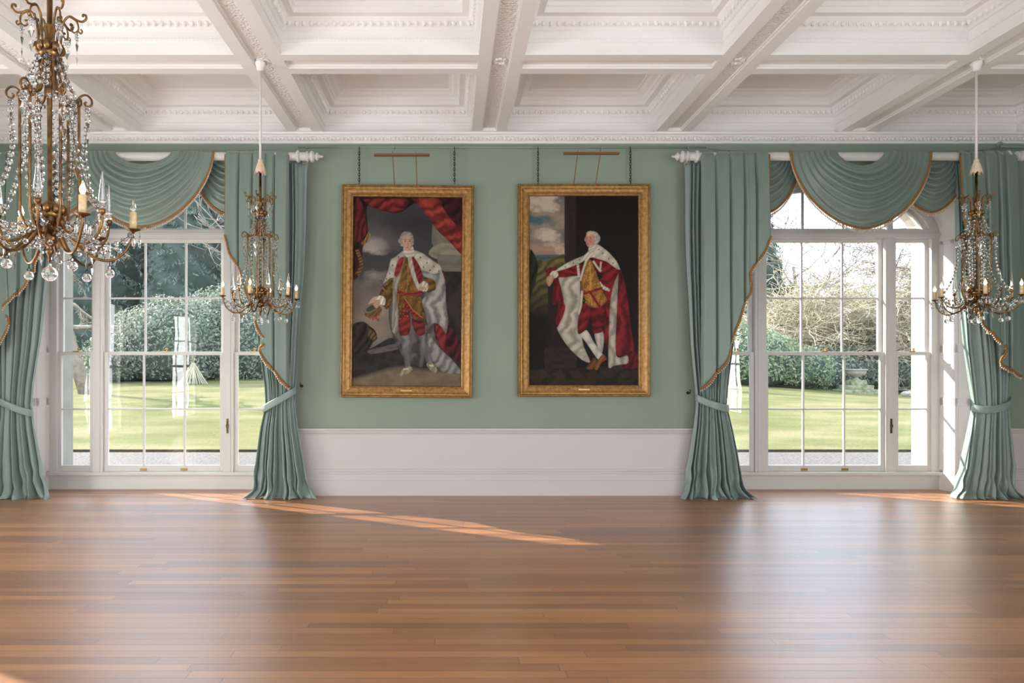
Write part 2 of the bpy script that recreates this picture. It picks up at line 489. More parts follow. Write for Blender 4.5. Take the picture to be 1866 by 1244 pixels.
def side_wall(name, x, out, holes, z_lo, z_hi):
    """wall in the YZ plane at x with rectangular openings, 0.35 m thick"""
    mb = MB(); xo = x + out * 0.35
    y = YS - 0.2
    def slab(y0, y1, z0, z1): mb.box(min(x, xo), max(x, xo), y0, y1, z0, z1)
    for (a, b) in holes:
        slab(y, a, 0, 5.6); slab(a, b, 0, z_lo); slab(a, b, z_hi, 5.6); y = b
    slab(y, YN + 1.0, 0, 5.6)
    o = struct(mb.build(name, M['wall'])); return o
side_wall('wall_west', XL, -1, [(0.0, 2.0), (4.35, 6.47)], 0.3, 3.05)  # first opening added for fill, second inferred from the sun patch
side_wall('wall_east', XR, 1, [(-1.7, 0.3)], 0.3, 3.2)  # opening added for a fill lamp
mb = MB(); x = XL - 0.35
for c in (-4.3, 0.5, 5.3):  # window openings added for the back fill lamps
    mb.box(x, c - 1.15, YS - 0.35, YS, 0, 5.6); mb.box(c - 1.15, c + 1.15, YS - 0.35, YS, 0, 0.3); mb.box(c - 1.15, c + 1.15, YS - 0.35, YS, 3.85, 5.6); x = c + 1.15
mb.box(x, XR + 0.35, YS - 0.35, YS, 0, 5.6)
struct(mb.build('wall_south', M['wall']))

# unseen windows added to hold the fill lamps, except the sun-patch one
def plain_window(name, x0, x1, y0, y1, z0, z1):
    r = struct(empty(name, ((x0 + x1) / 2, (y0 + y1) / 2, z0)))
    mb = MB(); hx, hy, h = (x1 - x0) / 2, (y1 - y0) / 2, z1 - z0
    alongx = hx > hy; L = hx if alongx else hy
    def bar(a0, a1, c0, c1, t=0.03):
        if alongx: mb.box(a0, a1, -t, t, c0, c1)
        else: mb.box(-t, t, a0, a1, c0, c1)
    bar(-L, -L + 0.08, 0, h); bar(L - 0.08, L, 0, h); bar(-L, L, 0, 0.08); bar(-L, L, h - 0.08, h); bar(-L, L, h / 2 - 0.03, h / 2 + 0.03)
    for k in (-1, 1): bar(k * L / 3 - 0.012, k * L / 3 + 0.012, 0, h, 0.015)
    for k in (0.25, 0.75): bar(-L, L, k * h - 0.012, k * h + 0.012, 0.015)
    mb.build('window_frame', M['white'], r)
    return r
n_w = 3
for c in (-4.3, 0.5, 5.3):
    plain_window('window_%d' % n_w, c - 1.15, c + 1.15, YS - 0.2, YS - 0.12, 0.3, 3.85); n_w += 1
for (a, b) in ((0.0, 2.0), (4.35, 6.47)):  # second one inferred from the sun patch on the floor
    plain_window('window_%d' % n_w, XL - 0.2, XL - 0.12, a, b, 0.3, 3.05); n_w += 1
for a, b in ((-1.7, 0.3),):
    plain_window('window_%d' % n_w, XR + 0.12, XR + 0.2, a, b, 0.3, 3.2); n_w += 1

# ------------------------------------------------------------------ dado, skirting, cornice on each wall
def run_profile(mb, prof, a, b, inward):
    """prof: (out, z) list; extruded from a to b (xy points); inward: unit xy normal into the room"""
    v = []
    for p in (a, b):
        for o_, z in prof: v.append((p[0] + inward[0] * o_, p[1] + inward[1] * o_, z))
    n = len(prof)
    mb.add(v, [(i, i + 1, n + i + 1, n + i) for i in range(n - 1)])
    mb.add(v[:n], [tuple(range(n))]); mb.add(v[n:], [tuple(reversed(range(n)))])
P_SKIRT = [(0, 0), (0.035, 0), (0.035, 0.19), (0.028, 0.20), (0.028, 0.285), (0.042, 0.29), (0.042, 0.31), (0.028, 0.325), (0.020, 0.345), (0.008, 0.35), (0, 0.352)]
P_DADO = [(0, 0.34), (0.012, 0.345), (0.012, 0.80)]
P_RAIL = [(0, 0.79), (0.014, 0.795), (0.018, 0.815), (0.03, 0.825), (0.034, 0.85), (0.05, 0.86), (0.052, 0.882), (0.03, 0.888), (0, 0.89)]
P_CORN = [(0, 4.635), (0.025, 4.64), (0.03, 4.66)]
P_CORN2 = [(0.03, 4.66), (0.085, 4.712)]
P_CORN3 = [(0.085, 4.712), (0.095, 4.725), (0.12, 4.735), (0.125, 4.757), (0, 4.765)]
runs_low = {
    'north': [((XL, YN), (WC[0] - W0, YN), (0, -1)), ((WC[0] + W0, YN), (WC[1] - W0, YN), (0, -1)), ((WC[1] + W0, YN), (XR, YN), (0, -1))],
    'west': [((XL, YS), (XL, YN), (1, 0))],
    'east': [((XR, YS), (XR, YN), (-1, 0))],
    'south': [((XL, YS), (XR, YS), (0, 1))],
}
tn = 1
for side, runs in runs_low.items():
    mb = MB()
    for a, b, nrm in runs: run_profile(mb, P_SKIRT, a, b, nrm)
    struct(mb.build('baseboard_' + side, M['dado']))
    if side in ('north',):
        mb = MB()
        for a, b, nrm in runs: run_profile(mb, P_DADO, a, b, nrm); run_profile(mb, P_RAIL, a, b, nrm)
        struct(mb.build('trim_%d' % tn, M['dado'])); tn += 1
mb = MB()
ornv = [P_CORN, P_CORN2, P_CORN3]
for a, b, nrm in (((XL, YN), (XR, YN), (0, -1)), ((XL, YS), (XL, YN), (1, 0)), ((XR, YS), (XR, YN), (-1, 0))):
    for k, p in enumerate(ornv):
        mb.mi = 1 if k == 1 else 0
        run_profile(mb, p, a, b, nrm)
mb.mi = 0
x = XL + 0.1
while x < XR:                                   # carved leaves along the cornice
    mb.ball((x, YN - 0.062, 4.688), 0.014, 6, 4, 0.026)
    x += 0.052
struct(mb.build('trim_%d' % tn, [M['plaster'], M['ornament']])); tn += 1

# ------------------------------------------------------------------ coffered ceiling
BX = [0.51 + 2.4 * k for k in range(-3, 4)]
BH = 0.228
BY = [7.13, 3.43, -0.27]
xspans = [(BX[i] + BH, BX[i + 1] - BH) for i in range(6)]
yspans = [(7.358, YN - 0.002), (3.658, 6.902), (-0.042, 3.202), (YS, -0.498)]
PROF = [(0, 0), (0, 0.115), (0.014, 0.122), (0.018, 0.150), (0.006, 0.158), (0.006, 0.225), (0.025, 0.232), (0.034, 0.245), (0.095, 0.315),
        (0.10, 0.33), (0.165, 0.333), (0.168, 0.385), (0.182, 0.392), (0.19, 0.425), (0.205, 0.432), (0.235, 0.445), (0.26, 0.47), (0.29, 0.478), (0.292, 0.495)]
mb = MB()
for (x0, x1) in xspans:
    for (y0, y1) in yspans:
        R = []
        for s, h in PROF:
            R.append([(x0 + s, y0 + s, ZS + h), (x1 - s, y0 + s, ZS + h), (x1 - s, y1 - s, ZS + h), (x0 + s, y1 - s, ZS + h)])
        for j in range(len(R) - 1):
            for i in range(4):
                mb.quad(R[j][i], R[j][(i + 1) % 4], R[j + 1][(i + 1) % 4], R[j + 1][i])
        mb.add(R[-1], [(0, 1, 2, 3)])
        if y1 < 1: continue
        # egg and dart, beads
        for (s, h, step, ra, rv) in ((0.062, 0.282, 0.072, 0.024, 0.036), (0.010, 0.137, 0.036, 0.012, 0.013), (0.178, 0.41, 0.036, 0.012, 0.013)):
            nn, mm = (7, 4) if step > 0.05 else (5, 3)
            nx = int((x1 - x0 - 2 * s) / step); ny = int((y1 - y0 - 2 * s) / step)
            for k in range(nx):
                xx = x0 + s + (k + 0.5) * (x1 - x0 - 2 * s) / nx
                mb.ball((xx, y1 - s, ZS + h), ra, nn, mm, rv)
                if step > 0.05: mb.ball((xx + step / 2, y1 - s, ZS + h), 0.006, 4, 3, 0.035)
            for k in range(ny):
                yy = y0 + s + (k + 0.5) * (y1 - y0 - 2 * s) / ny
                for xx in (x0 + s, x1 - s):
                    mb.ball((xx, yy, ZS + h), ra, nn, mm, rv)
# beam soffits with sunk centre strip
def soffit_x(y0, y1, x0, x1, deep=0.04, m=1):
    """strip along Y of a longitudinal beam"""
    f = (x1 - x0) * 0.29
    a, b = x0 + f, x1 - f
    mb.mi = 0
    mb.quad((x0, y0, ZS), (a, y0, ZS), (a, y1, ZS), (x0, y1, ZS)); mb.quad((b, y0, ZS), (x1, y0, ZS), (x1, y1, ZS), (b, y1, ZS))
    c = 0.014
    for (p, q) in ((a, a + c), (b, b - c)):
        mb.quad((p, y0, ZS), (p, y1, ZS), (p, y1, ZS + 0.018), (p, y0, ZS + 0.018))
        mb.quad((p, y0, ZS + 0.018), (p, y1, ZS + 0.018), (q, y1, ZS + 0.018), (q, y0, ZS + 0.018))
        mb.quad((q, y0, ZS + 0.018), (q, y1, ZS + 0.018), (q, y1, ZS + deep), (q, y0, ZS + deep))
    mb.mi = m
    mb.quad((a, y0, ZS + deep), (b, y0, ZS + deep), (b, y1, ZS + deep), (a, y1, ZS + deep))
    for yy, sgn in ((y0, 1), (y1, -1)):
        mb.mi = 0
        mb.quad((a, yy, ZS), (b, yy, ZS), (b, yy, ZS + deep), (a, yy, ZS + deep))
def soffit_y(x0, x1, y0, y1, deep=0.04):
    f = (y1 - y0) * 0.29; a, b = y0 + f, y1 - f
    mb.mi = 0
    mb.quad((x0, y0, ZS), (x1, y0, ZS), (x1, a, ZS), (x0, a, ZS)); mb.quad((x0, b, ZS), (x1, b, ZS), (x1, y1, ZS), (x0, y1, ZS))
    c = 0.014
    for (p, q) in ((a, a + c), (b, b - c)):
        mb.quad((x0, p, ZS), (x1, p, ZS), (x1, p, ZS + 0.018), (x0, p, ZS + 0.018))
        mb.quad((x0, p, ZS + 0.018), (x1, p, ZS + 0.018), (x1, q, ZS + 0.018), (x0, q, ZS + 0.018))
        mb.quad((x0, q, ZS + 0.018), (x1, q, ZS + 0.018), (x1, q, ZS + deep), (x0, q, ZS + deep))
    mb.quad((x0, a, ZS + deep), (x1, a, ZS + deep), (x1, b, ZS + deep), (x0, b, ZS + deep))
for bx in BX:
    soffit_x(YS, YN - 0.16, bx - BH, bx + BH)
    mb.quad((bx - BH, YN - 0.16, ZS), (bx + BH, YN - 0.16, ZS), (bx + BH, YN, ZS), (bx - BH, YN, ZS))
for by in BY:
    for (x0, x1) in xspans:
        soffit_y(x0, x1, by - BH, by + BH)
        for xx in (x0, x1): mb.quad((xx, by - BH, ZS), (xx, by + BH, ZS), (xx, by + BH, ZS + 0.045), (xx, by - BH, ZS + 0.045))
    for bx in BX:
        mb.mi = 1
        for k in range(8):                      # carved rosette leaves at the crossing
            a = 2 * pi * k / 8
            mb.ball((bx + 0.055 * cos(a), by + 0.055 * sin(a), ZS + 0.036), 0.028, 6, 4, 0.016)
# close the edge strips beside the walls, and the slab above
mb.mi = 0
mb.box(XL - 0.6, XR + 0.6, YS - 0.6, YN + 1.04, 5.42, 5.6)
struct(mb.build('ceiling', [M['plaster'], M['ornament']]))

# ------------------------------------------------------------------ the two great windows
def sash(parent, x0, x1, z0, z1, y, bars_x, bars_z, name='sash', rail_lo=0.05, rail_hi=0.05, st=0.055):
    mb = MB(); t = 0.022
    mb.box(x0, x0 + st, y - t, y + t, z0, z1); mb.box(x1 - st, x1, y - t, y + t, z0, z1)
    mb.box(x0 + st, x1 - st, y - t, y + t, z0, z0 + rail_lo); mb.box(x0 + st, x1 - st, y - t, y + t, z1 - rail_hi, z1)
    for b in bars_x: mb.box(b - 0.013, b + 0.013, y - 0.016, y + 0.016, z0 + rail_lo, z1 - rail_hi)
    for b in bars_z: mb.box(x0 + st, x1 - st, y - 0.0155, y + 0.0155, b - 0.012, b + 0.012)
    s = mb.build(name, M['white'], parent, bevel=0.004)
    g = MB(); g.quad((x0 + st, y, z0 + rail_lo), (x1 - st, y, z0 + rail_lo), (x1 - st, y, z1 - rail_hi), (x0 + st, y, z1 - rail_hi))
    g.build('pane', M['pane'], s)
    return s

def great_window(idx):
    c = WC[idx]
    r = struct(empty('window_%d' % (idx + 1), (c, 0, 0)))
    Y0, Y1 = 9.72, 9.86
    mb = MB()
    for sx in (-1, 1):
        mb.box(*sorted((sx * 0.83, sx * 0.97)), Y0 - 0.01, Y1, 0.24, 3.47)
        mb.box(*sorted((sx * 0.865, sx * 0.935)), Y0 - 0.02, Y1, 0.24, 3.47)
        mb.box(*sorted((sx * 1.47, sx * 1.58)), Y0, Y1, 0.20, 3.50)
        mb.box(*sorted((sx * 0.86, sx * 0.94)), Y0, Y1, 3.58, arch_z(0.9, 1.5, 0.72) + 0.02)
    mb.box(-1.58, 1.58, Y0 - 0.015, Y1, 3.47, 3.585)
    mb.box(-1.58, 1.58, Y0 - 0.03, Y1, 3.50, 3.545)
    mb.box(-1.60, 1.60, Y0 - 0.06, Y1 + 0.1, 0.205, 0.245)       # sill ledge
    mb.box(-1.60, 1.60, Y0, Y1, 0.0, 0.205)                      # apron below
    # arched head
    N = 28
    A = [(1.58 * cos(pi - pi * k / N), Y0 - 0.01, SPR + 0.80 * sin(pi * k / N)) for k in range(N + 1)]
    B = [(1.44 * cos(pi - pi * k / N), Y0 - 0.01, SPR + 0.68 * sin(pi * k / N)) for k in range(N + 1)]
    C_ = [(p[0], Y1, p[2]) for p in B]
    n = N + 1
    mb.add(A + B + C_, [(i, i + 1, n + i + 1, n + i) for i in range(N)] + [(n + i, n + i + 1, 2 * n + i + 1, 2 * n + i) for i in range(N)])
    A2 = [(1.44 * cos(pi - pi * k / N), Y0 + 0.03, SPR + 0.68 * sin(pi * k / N)) for k in range(N + 1)]
    B2 = [(1.38 * cos(pi - pi * k / N), Y0 + 0.03, SPR + 0.63 * sin(pi * k / N)) for k in range(N + 1)]
    C2 = [(p[0], Y1 - 0.02, p[2]) for p in B2]
    mb.add(A2 + B2 + C2, [(i, i + 1, n + i + 1, n + i) for i in range(N)] + [(n + i, n + i + 1, 2 * n + i + 1, 2 * n + i) for i in range(N)])
    mb.build('window_frame', M['white'], r, bevel=0.004)
    # fanlight bars and glass
    mb = MB()
    for u in (-0.28, 0.28): mb.box(u - 0.014, u + 0.014, 9.775, 9.805, 3.585, arch_z(u, 1.44, 0.68) + 0.0)
    mb.box(-1.44, 1.44, 9.77, 9.81, 3.585, 3.61)
    fan = mb.build('fanlight', M['white'], r)
    g = MB(); pts = [(1.42 * cos(pi - pi * k / N), 9.79, SPR + 0.66 * sin(pi * k / N)) for k in range(N + 1) if SPR + 0.66 * sin(pi * k / N) > 3.6]
    g.add(pts, [tuple(range(len(pts)))]); g.build('pane', M['pane'], fan)
    ctr, lo, hi = (-0.283, 0.283), (1.108,), (2.646,)
    sash(r, -0.83, 0.83, 1.855, 3.47, 9.815, ctr, hi)
    low = sash(r, -0.83, 0.83, 0.245, 1.90, 9.765, ctr, lo, rail_lo=0.085, rail_hi=0.045)
    for sx in (-1, 1):
        a, b = sorted((sx * 0.97, sx * 1.475))
        sash(r, a, b, 1.855, 3.47, 9.815, (), hi); sash(r, a, b, 0.245, 1.90, 9.765, (), lo, rail_lo=0.085, rail_hi=0.045)
    for u in (-0.28, 0.28):
        m = MB(); m.box(u - 0.045, u + 0.045, 9.728, 9.743, 0.26, 0.29); m.box(u - 0.03, u + 0.03, 9.715, 9.73, 0.263, 0.275)
        m.build('sash_lift', M['brass_plate'], low, bevel=0.003)
    for u in (0.0, -1.22, 1.22):
        m = MB(); m.box(u - 0.04, u + 0.04, 9.745, 9.79, 1.90, 1.912); m.lathe([(0.012, 0), (0.012, 0.02), (0.02, 0.03), (0.0, 0.045)], (u + 0.03, 9.765, 1.912), 8)
        m.build('sash_lock', M['brass_plate'], r)
    m = MB(); m.box(0.885, 0.905, 9.685, 9.70, 0.78, 0.98); m.box(0.88, 0.91, 9.675, 9.70, 0.86, 0.90)
    m.build('window_catch', M['dark_brass'], r)
    return r
for i in (0, 1): great_window(i)

def shutter(c, side, label):
    """panelled shutter folded flat against the splayed reveal"""
    x0, x1 = c + side * W0, c + side * W1
    L = sqrt((x1 - x0) ** 2 + 0.42 ** 2)
    r = empty('window_shutter', (x0 - side * 0.004, YN + 0.005, 0.22))
    ang = math.atan2(0.42, x1 - x0)
    r.rotation_euler = (0, 0, ang)
    tag(r, label, 'shutter', None)
    t = -side       # which local y faces into the opening
    def yy(a, b): return sorted((t * -a, t * -b))
    mb = MB(); W = L - 0.02; H = 3.2
    def b_(x0, x1, a, b, z0, z1):
        y0, y1 = yy(a, b); mb.box(x0, x1, y0, y1, z0, z1)
    D = -0.03
    b_(0.0, W, -0.004, D + 0.012, 0, H)
    zs = [0.0, 1.00, 1.72, H]
    for px0, px1 in ((0.0, 0.20), (0.215, W)):
        b_(px0, px0 + 0.045, 0, D, 0, H); b_(px1 - 0.045, px1, 0, D, 0, H)
        for z in zs:
            a = max(0, z - 0.055); b_(px0, px1, 0, D, a, min(H, z + 0.055))
        for z0, z1 in zip(zs[:-1], zs[1:]):
            i0, i1, j0, j1 = px0 + 0.062, px1 - 0.062, z0 + 0.08, z1 - 0.08
            if i1 - i0 > 0.02:
                b_(i0, i1, -0.008, D + 0.004, j0, j1)
    mb.build('shutter_leaf', M['white'], r, bevel=0.003)
    k = MB(); y = yy(-0.045, -0.03)
    k.lathe([(0.008, 0), (0.008, 0.015), (0.014, 0.02), (0.012, 0.032), (0.003, 0.036)], (0.02, 0, 1.66), 10, 'y')
    kn = k.build('knob', M['brass_plate'], r, smooth=True)
    kn.location = (0, t * 0.03, 0)
    if t < 0: kn.scale = (1, -1, 1)
    for z in (0.5, 1.4, 2.6):
        h = MB(); y0, y1 = yy(-0.02, D - 0.006); h.box(W - 0.012, W + 0.002, y0, y1, z, z + 0.08); h.build('hinge', M['white'], r)
    return r
shutter(WC[0], -1, 'white panelled folded shutter in the reveal beside the left window')
shutter(WC[1], 1, 'sunlit white panelled folded shutter in the reveal beside the right window')

# ------------------------------------------------------------------ curtains
PZ = 4.405
PY = 9.08
def pole(c, sides, label):
    r = tag(empty('curtain_pole', (c, PY, PZ)), label, 'curtain pole')
    mb = MB(); mb.lathe([(0.05, -2.12), (0.055, -2.10), (0.055, 2.10), (0.05, 2.12)], (0, 0, 0), 20, 'x')
    mb.build('rod', M['white'], r, smooth=True)
    for s in sides:
        m = MB()
        pr = [(0.05, 0), (0.068, 0.005), (0.068, 0.02), (0.045, 0.03), (0.045, 0.045), (0.066, 0.055), (0.075, 0.075), (0.066, 0.095), (0.035, 0.105), (0.03, 0.115),
              (0.048, 0.125), (0.052, 0.14), (0.038, 0.155), (0.02, 0.165), (0.014, 0.185), (0.018, 0.195), (0.008, 0.21), (0.002, 0.218)]
        m.lathe([(a, s * (2.11 + b)) for a, b in (pr if s > 0 else pr)], (0, 0, 0), 20, 'x')
        m.build('finial', M['white'], r, smooth=True)
        m = MB(); m.lathe([(0.07, s * 1.985), (0.078, s * 1.995), (0.078, s * 2.01), (0.07, s * 2.02)], (0, 0, 0), 20, 'x')
        m.build('ring', M['white'], r, smooth=True)
        m = MB(); m.box(s * 2.05 - 0.02, s * 2.05 + 0.02, 0.03, YN - PY, -0.025, 0.025); m.box(s * 2.05 - 0.035, s * 2.05 + 0.035, YN - PY - 0.02, YN - PY, -0.08, 0.08)
        m.build('bracket', M['white'], r)
pole(WC[0], (-1, 1), 'white turned curtain pole above the left window, under the swags')
pole(WC[1], (-1, 1), 'white turned curtain pole above the right window, under the swags')

def fringe(parent, pts, step=0.024, drop=0.05, rope=0.014):
    """gold rope with a row of hanging beads along a polyline"""
    m = MB()
    m.tube(pts, rope, 8)
    m.build('gold_trim', M['gold_rope'], parent, smooth=True)
    m = MB(); acc = 0.0
    for a, b in zip(pts[:-1], pts[1:]):
        a, b = Vector(a), Vector(b); L = (b - a).length
        while acc < L:
            p = a + (b - a) * (acc / L)
            m.lathe([(0.003, 0), (0.004, -drop * 0.45), (0.0105, -drop * 0.6), (0.0105, -drop * 0.85), (0.002, -drop)], (p.x, p.y, p.z - rope * 0.7), 5)
            acc += step
        acc -= L
    m.build('beaded_fringe', M['fringe'], parent, smooth=True)

def swag(name, c, u0, w_top, w_bot, d_top, d_bot, y, folds, label, seed=0, corner=0.06, p=1.75, trim=True):
    """cloth hung in catenary folds; (u0) centre offset, widths and drops of its upper and lower edge"""
    r = tag(empty(name, (c + u0, y, PZ + 0.05)), label, 'swag')
    rnd = random.Random(seed); ph = [rnd.uniform(-0.35, 0.35) for _ in range(12)]
    def edge(s, t):
        w = w_top + (w_bot - w_top) * t ** 0.75
        D = d_top + (d_bot - d_top) * t
        a = pi * (1 - s)
        x = w * (abs(cos(a)) ** (1.0)) * (1 if cos(a) > 0 else -1)
        q = max(0.0, 1 - abs(x / w) ** p) ** (1 / p)
        return x, -D * q, q
    def fn(s, t):
        x, z, q = edge(s, t)
        f = folds * (1 - (1 - t) ** 1.35) + (0.45 * sin(3 * s + ph[0] * 9) + 0.2 * sin(7 * s + ph[1] * 9)) * t
        wv = (f % 1.0)
        saw = 0.5 + 0.5 * cos(pi * (wv - 0.22) / 0.78) if wv > 0.22 else 0.5 - 0.5 * cos(pi * wv / 0.22)
        amp = 0.085 * (0.25 + 0.75 * q) * min(1, t * 8) * (1 - 0.75 * t) * (1 - max(0, (t - 0.93) / 0.07) * 0.9)
        belly = (0.11 if w_bot > 0.6 else 0.05) * q * sin(pi * min(t, 0.9))
        yy = -amp * saw - belly - 0.02
        zz = z - 0.034 * saw * q * (1 - 0.6 * t) * (1 if t < 0.93 else 0)
        back = 0.03 * (1 - q)
        return (x, yy + back, zz)
    m = MB(); m.grid(fn, 72, 110)
    m.build('cloth', M['swag'], r, smooth=True, solid=0.004)
    if trim:
        pts = []
        for k in range(0, 97):
            x, y_, z = fn(k / 96, 1.0); pts.append((x, y_ - 0.006, z))
        fringe(r, pts)
    return r

swag('curtain_swag', WC[0], 0.03, 0.36, 0.90, 0.17, 0.98, PY - 0.07, 8, 'large sage green swag at the centre of the left window pelmet', 1)
swag('curtain_swag', WC[1], 0.08, 0.30, 0.90, 0.19, 1.00, PY - 0.07, 8, 'large sage green swag at the centre of the right window pelmet', 2)
swag('curtain_swag', WC[0], 1.08, 0.16, 0.50, 0.06, 0.77, PY + 0.115, 7, 'small green swag right of the large swag, left window', 3)
swag('curtain_swag', WC[0], -1.08, 0.16, 0.50, 0.06, 0.77, PY + 0.115, 7, 'small green swag left of the large swag, left window, behind the near chandelier', 4)
swag('curtain_swag', WC[1], 1.08, 0.16, 0.50, 0.06, 0.75, PY + 0.115, 7, 'small green swag right of the large swag, right window', 5)
swag('curtain_swag', WC[1], -1.10, 0.16, 0.50, 0.06, 0.77, PY + 0.115, 7, 'small green swag left of the large swag, right window', 6)

def tail(c, side, edge, u_in, label, seed, folds=5):
    """pleated tail hung over the pole with a stepped, fringed lower edge. edge: (u, z) from inner to outer, in |u|"""
    r = tag(empty('curtain_tail', (c, PY - 0.075, PZ + 0.06)), label, 'curtain tail')
    E = spline([(u, z, 0) for u, z in edge], 8); n = len(E)
    xs = [e[0] for e in E]; zs = [e[1] for e in E]
    mono = []; mx = -9
    for v in xs: mx = max(mx, v); mono.append(mx)
    u_out = xs[-1]
    L = [0]
    for i in range(1, n): L.append(L[-1] + 0.5 * abs(xs[i] - xs[i - 1]) + 0.5 * (mono[i] - mono[i - 1]) + 0.02 * abs(zs[i] - zs[i - 1]))
    T = [v / L[-1] for v in L]
    NU, NV = 200, 40
    def base(t):
        return interp(t, T, xs), interp(t, T, zs), interp(t, T, mono)
    def fn(s, v):
        xb, zb, xm = base(s)
        f = folds * s
        w = f % 1.0
        ple = 1 - max(0.0, 1 - w / 0.07) ** 1.3 - 0.25 * w - 0.75 * max(0.0, (w - 0.86) / 0.14) ** 1.3
        x = xm + (xb - xm) * v ** 2 + 0.012 * sin(f * 2 * pi + 1.2 * v)
        z = (zb - (PZ + 0.06)) * v
        y = 0.004 - 0.068 * ple * (0.45 + 0.55 * min(1, v * 3)) - (0.03 * v if True else 0) + 0.008 * sin(5 * v + 9 * s)
        if v < 0.03: y += 0.06 * (1 - v / 0.03)
        return (side * x, y, z)
    m = MB(); m.grid(fn, NU, NV)
    m.build('cloth', M['swag'], r, smooth=True, solid=0.004)
    pts = [fn(0, v / 20) for v in range(1, 20)]
    pts += [fn(k / 90, 1.0) for k in range(91)]
    pts = [(p[0], p[1] - 0.008, p[2]) for p in pts]
    fringe(r, pts, step=0.03, drop=0.036, rope=0.014)
    return r
EA = [(1.10, 3.36), (1.19, 3.18), (1.28, 3.02), (1.385, 2.88), (1.36, 2.68), (1.42, 2.53), (1.56, 2.18), (1.60, 2.0), (1.645, 1.82), (1.77, 1.65), (1.97, 1.42)]
EB = [(1.09, 3.38), (1.17, 3.15), (1.27, 2.96), (1.36, 2.7), (1.46, 2.38), (1.52, 2.20), (1.615, 2.02), (1.54, 1.91), (1.70, 1.68), (1.90, 1.44)]
EC = [(1.12, 3.45), (1.22, 3.2), (1.29, 3.03), (1.32, 2.93), (1.48, 2.68), (1.70, 2.46), (1.60, 2.26), (1.75, 2.0), (1.86, 1.82), (2.02, 1.62)]
ED = [(1.35, 3.6), (1.37, 3.0), (1.42, 2.7), (1.50, 2.42), (1.60, 2.22), (1.84, 1.94), (1.78, 1.76), (1.92, 1.66), (2.08, 1.57)]
tail(WC[0], 1, EB, 1.10, 'pleated green curtain tail hanging at the right of the left window', 1)
tail(WC[0], -1, EC, 1.10, 'pleated green curtain tail at the left edge, behind the near chandelier', 2)
tail(WC[1], -1, EA, 1.10, 'pleated green curtain tail hanging at the left of the right window', 3)
tail(WC[1], 1, ED, 1.34, 'pleated green curtain tail right of the right window, behind the far right chandelier', 4)

def drop(c, side, zs, inner, outer, label, seed, folds=9, tie=(1.2, 0.10, 0.0)):
    """full-length curtain gathered by a tieback and pooling on the floor"""
    r = tag(empty('curtain', (c, 9.15, 0)), label, 'curtain')
    rnd = random.Random(seed)
    h = [(rnd.uniform(0, 6.28), rnd.uniform(0.7, 1.3)) for _ in range(10)]
    ZT = 4.33; zt = tie[0]
    NU, NV = 200, 90
    def fn(s, v):
        # rows packed near the floor
        z = ZT * (1 - v) ** 1.0 if v < 0.8 else ZT * 0.2 * (1 - (v - 0.8) / 0.2) ** 1.1
        if v >= 0.8: z = ZT * 0.2 * (1 - (v - 0.8) / 0.2)
        xi, xo = interp(z, zs, inner), interp(z, zs, outer)
        f = folds * (s + 0.035 * sin(2 * pi * s * 2 + h[0][0]) + 0.02 * sin(2 * pi * s * 5 + h[1][0]))
        amp = interp(z, [0, 0.5, zt - 0.15, zt, zt + 0.15, 2.2, 4.3], [0.10, 0.085, 0.048, 0.040, 0.048, 0.065, 0.042])
        k = int(f); wgt = 0.6 + 0.4 * sin(k * 2.4 + h[2][0])
        c_ = cos(2 * pi * f + 0.3 * sin(z * 1.3 + k))
        ple = (abs(c_) ** 0.75) * (1 if c_ > 0 else -1)
        bund = interp(z, [0, 0.6, zt, 1.9, 3.0], [0.05, 0.06, 0.075, 0.05, 0.0])
        y = -bund * sin(pi * s) * 1.0 - amp * ple * wgt
        x = xi + (xo - xi) * (s + 0.010 * sin(2 * pi * f + 0.8) + 0.006 * sin(z * 4 + h[3][0] + 6 * s))
        low = max(0.0, 1 - z / 0.55)
        y += 0.022 * low * sin(9 * z * 2.2 + 14 * s + h[4][0]) + 0.014 * low * sin(31 * z + 23 * s)
        x += 0.016 * low * sin(12 * z + 19 * s + h[5][0])
        # wrinkles just under and over the tieback
        if z < 0.15:                              # pooling hem
            q = 1 - z / 0.15
            y -= q * q * (0.065 + 0.045 * sin(6.5 * 2 * pi * s * 0.5 + h[6][0]) + 0.02 * sin(37 * s))
            x += q * q * 0.05 * (s - 0.5) * 2 + 0.018 * q * sin(29 * s + h[7][0])
            z = z + 0.012 * q * (1 + sin(2 * pi * f * 1.5)) * 0.5
        return (side * x, y, max(z, 0.002))
    m = MB(); m.grid(fn, NU, NV)
    m.build('cloth', M['curtain'], r, smooth=True, solid=0.004)
    # tieback band
    xi, xo = interp(zt, zs, inner), interp(zt, zs, outer)
    cx, hw = (xi + xo) / 2, (xo - xi) / 2 + 0.012
    m = MB(); NB = 48
    def band(s, v):
        a = 2 * pi * s
        x = cx + (hw + 0.006 * sin(pi * v)) * cos(a)
        y = -0.04 + 0.105 * (-sin(a)) * (1 + 0.05 * sin(pi * v))
        z = zt + tie[1] * cos(a) - 0.045 * abs(sin(a)) * tie[2] + (v - 0.5) * 0.095
        return (side * x, max(y, -0.2), z)
    m.grid(band, NB, 8, wrap=True)
    m.build('tieback', M['curtain'], r, smooth=True, solid=0.006)
    # hook on the wall
    k = MB(); xh = cx + hw + 0.04; zh = zt + tie[1] + 0.05
    k.tube([(side * xh, YN - 9.15 - 0.003, zh), (side * xh, 0.06, zh), (side * xh, 0.05, zh + 0.02), (side * xh, 0.05, zh + 0.05)], 0.006, 6)
    k.lathe([(0.02, 0.0), (0.02, -0.006)], (side * xh, YN - 9.15, zh), 10, 'y')
    k.build('tieback_hook', M['iron'], r)
    return r
ZL = [0, 0.1, 0.4, 0.9, 1.2, 1.45, 2.0, 2.9, 4.35]
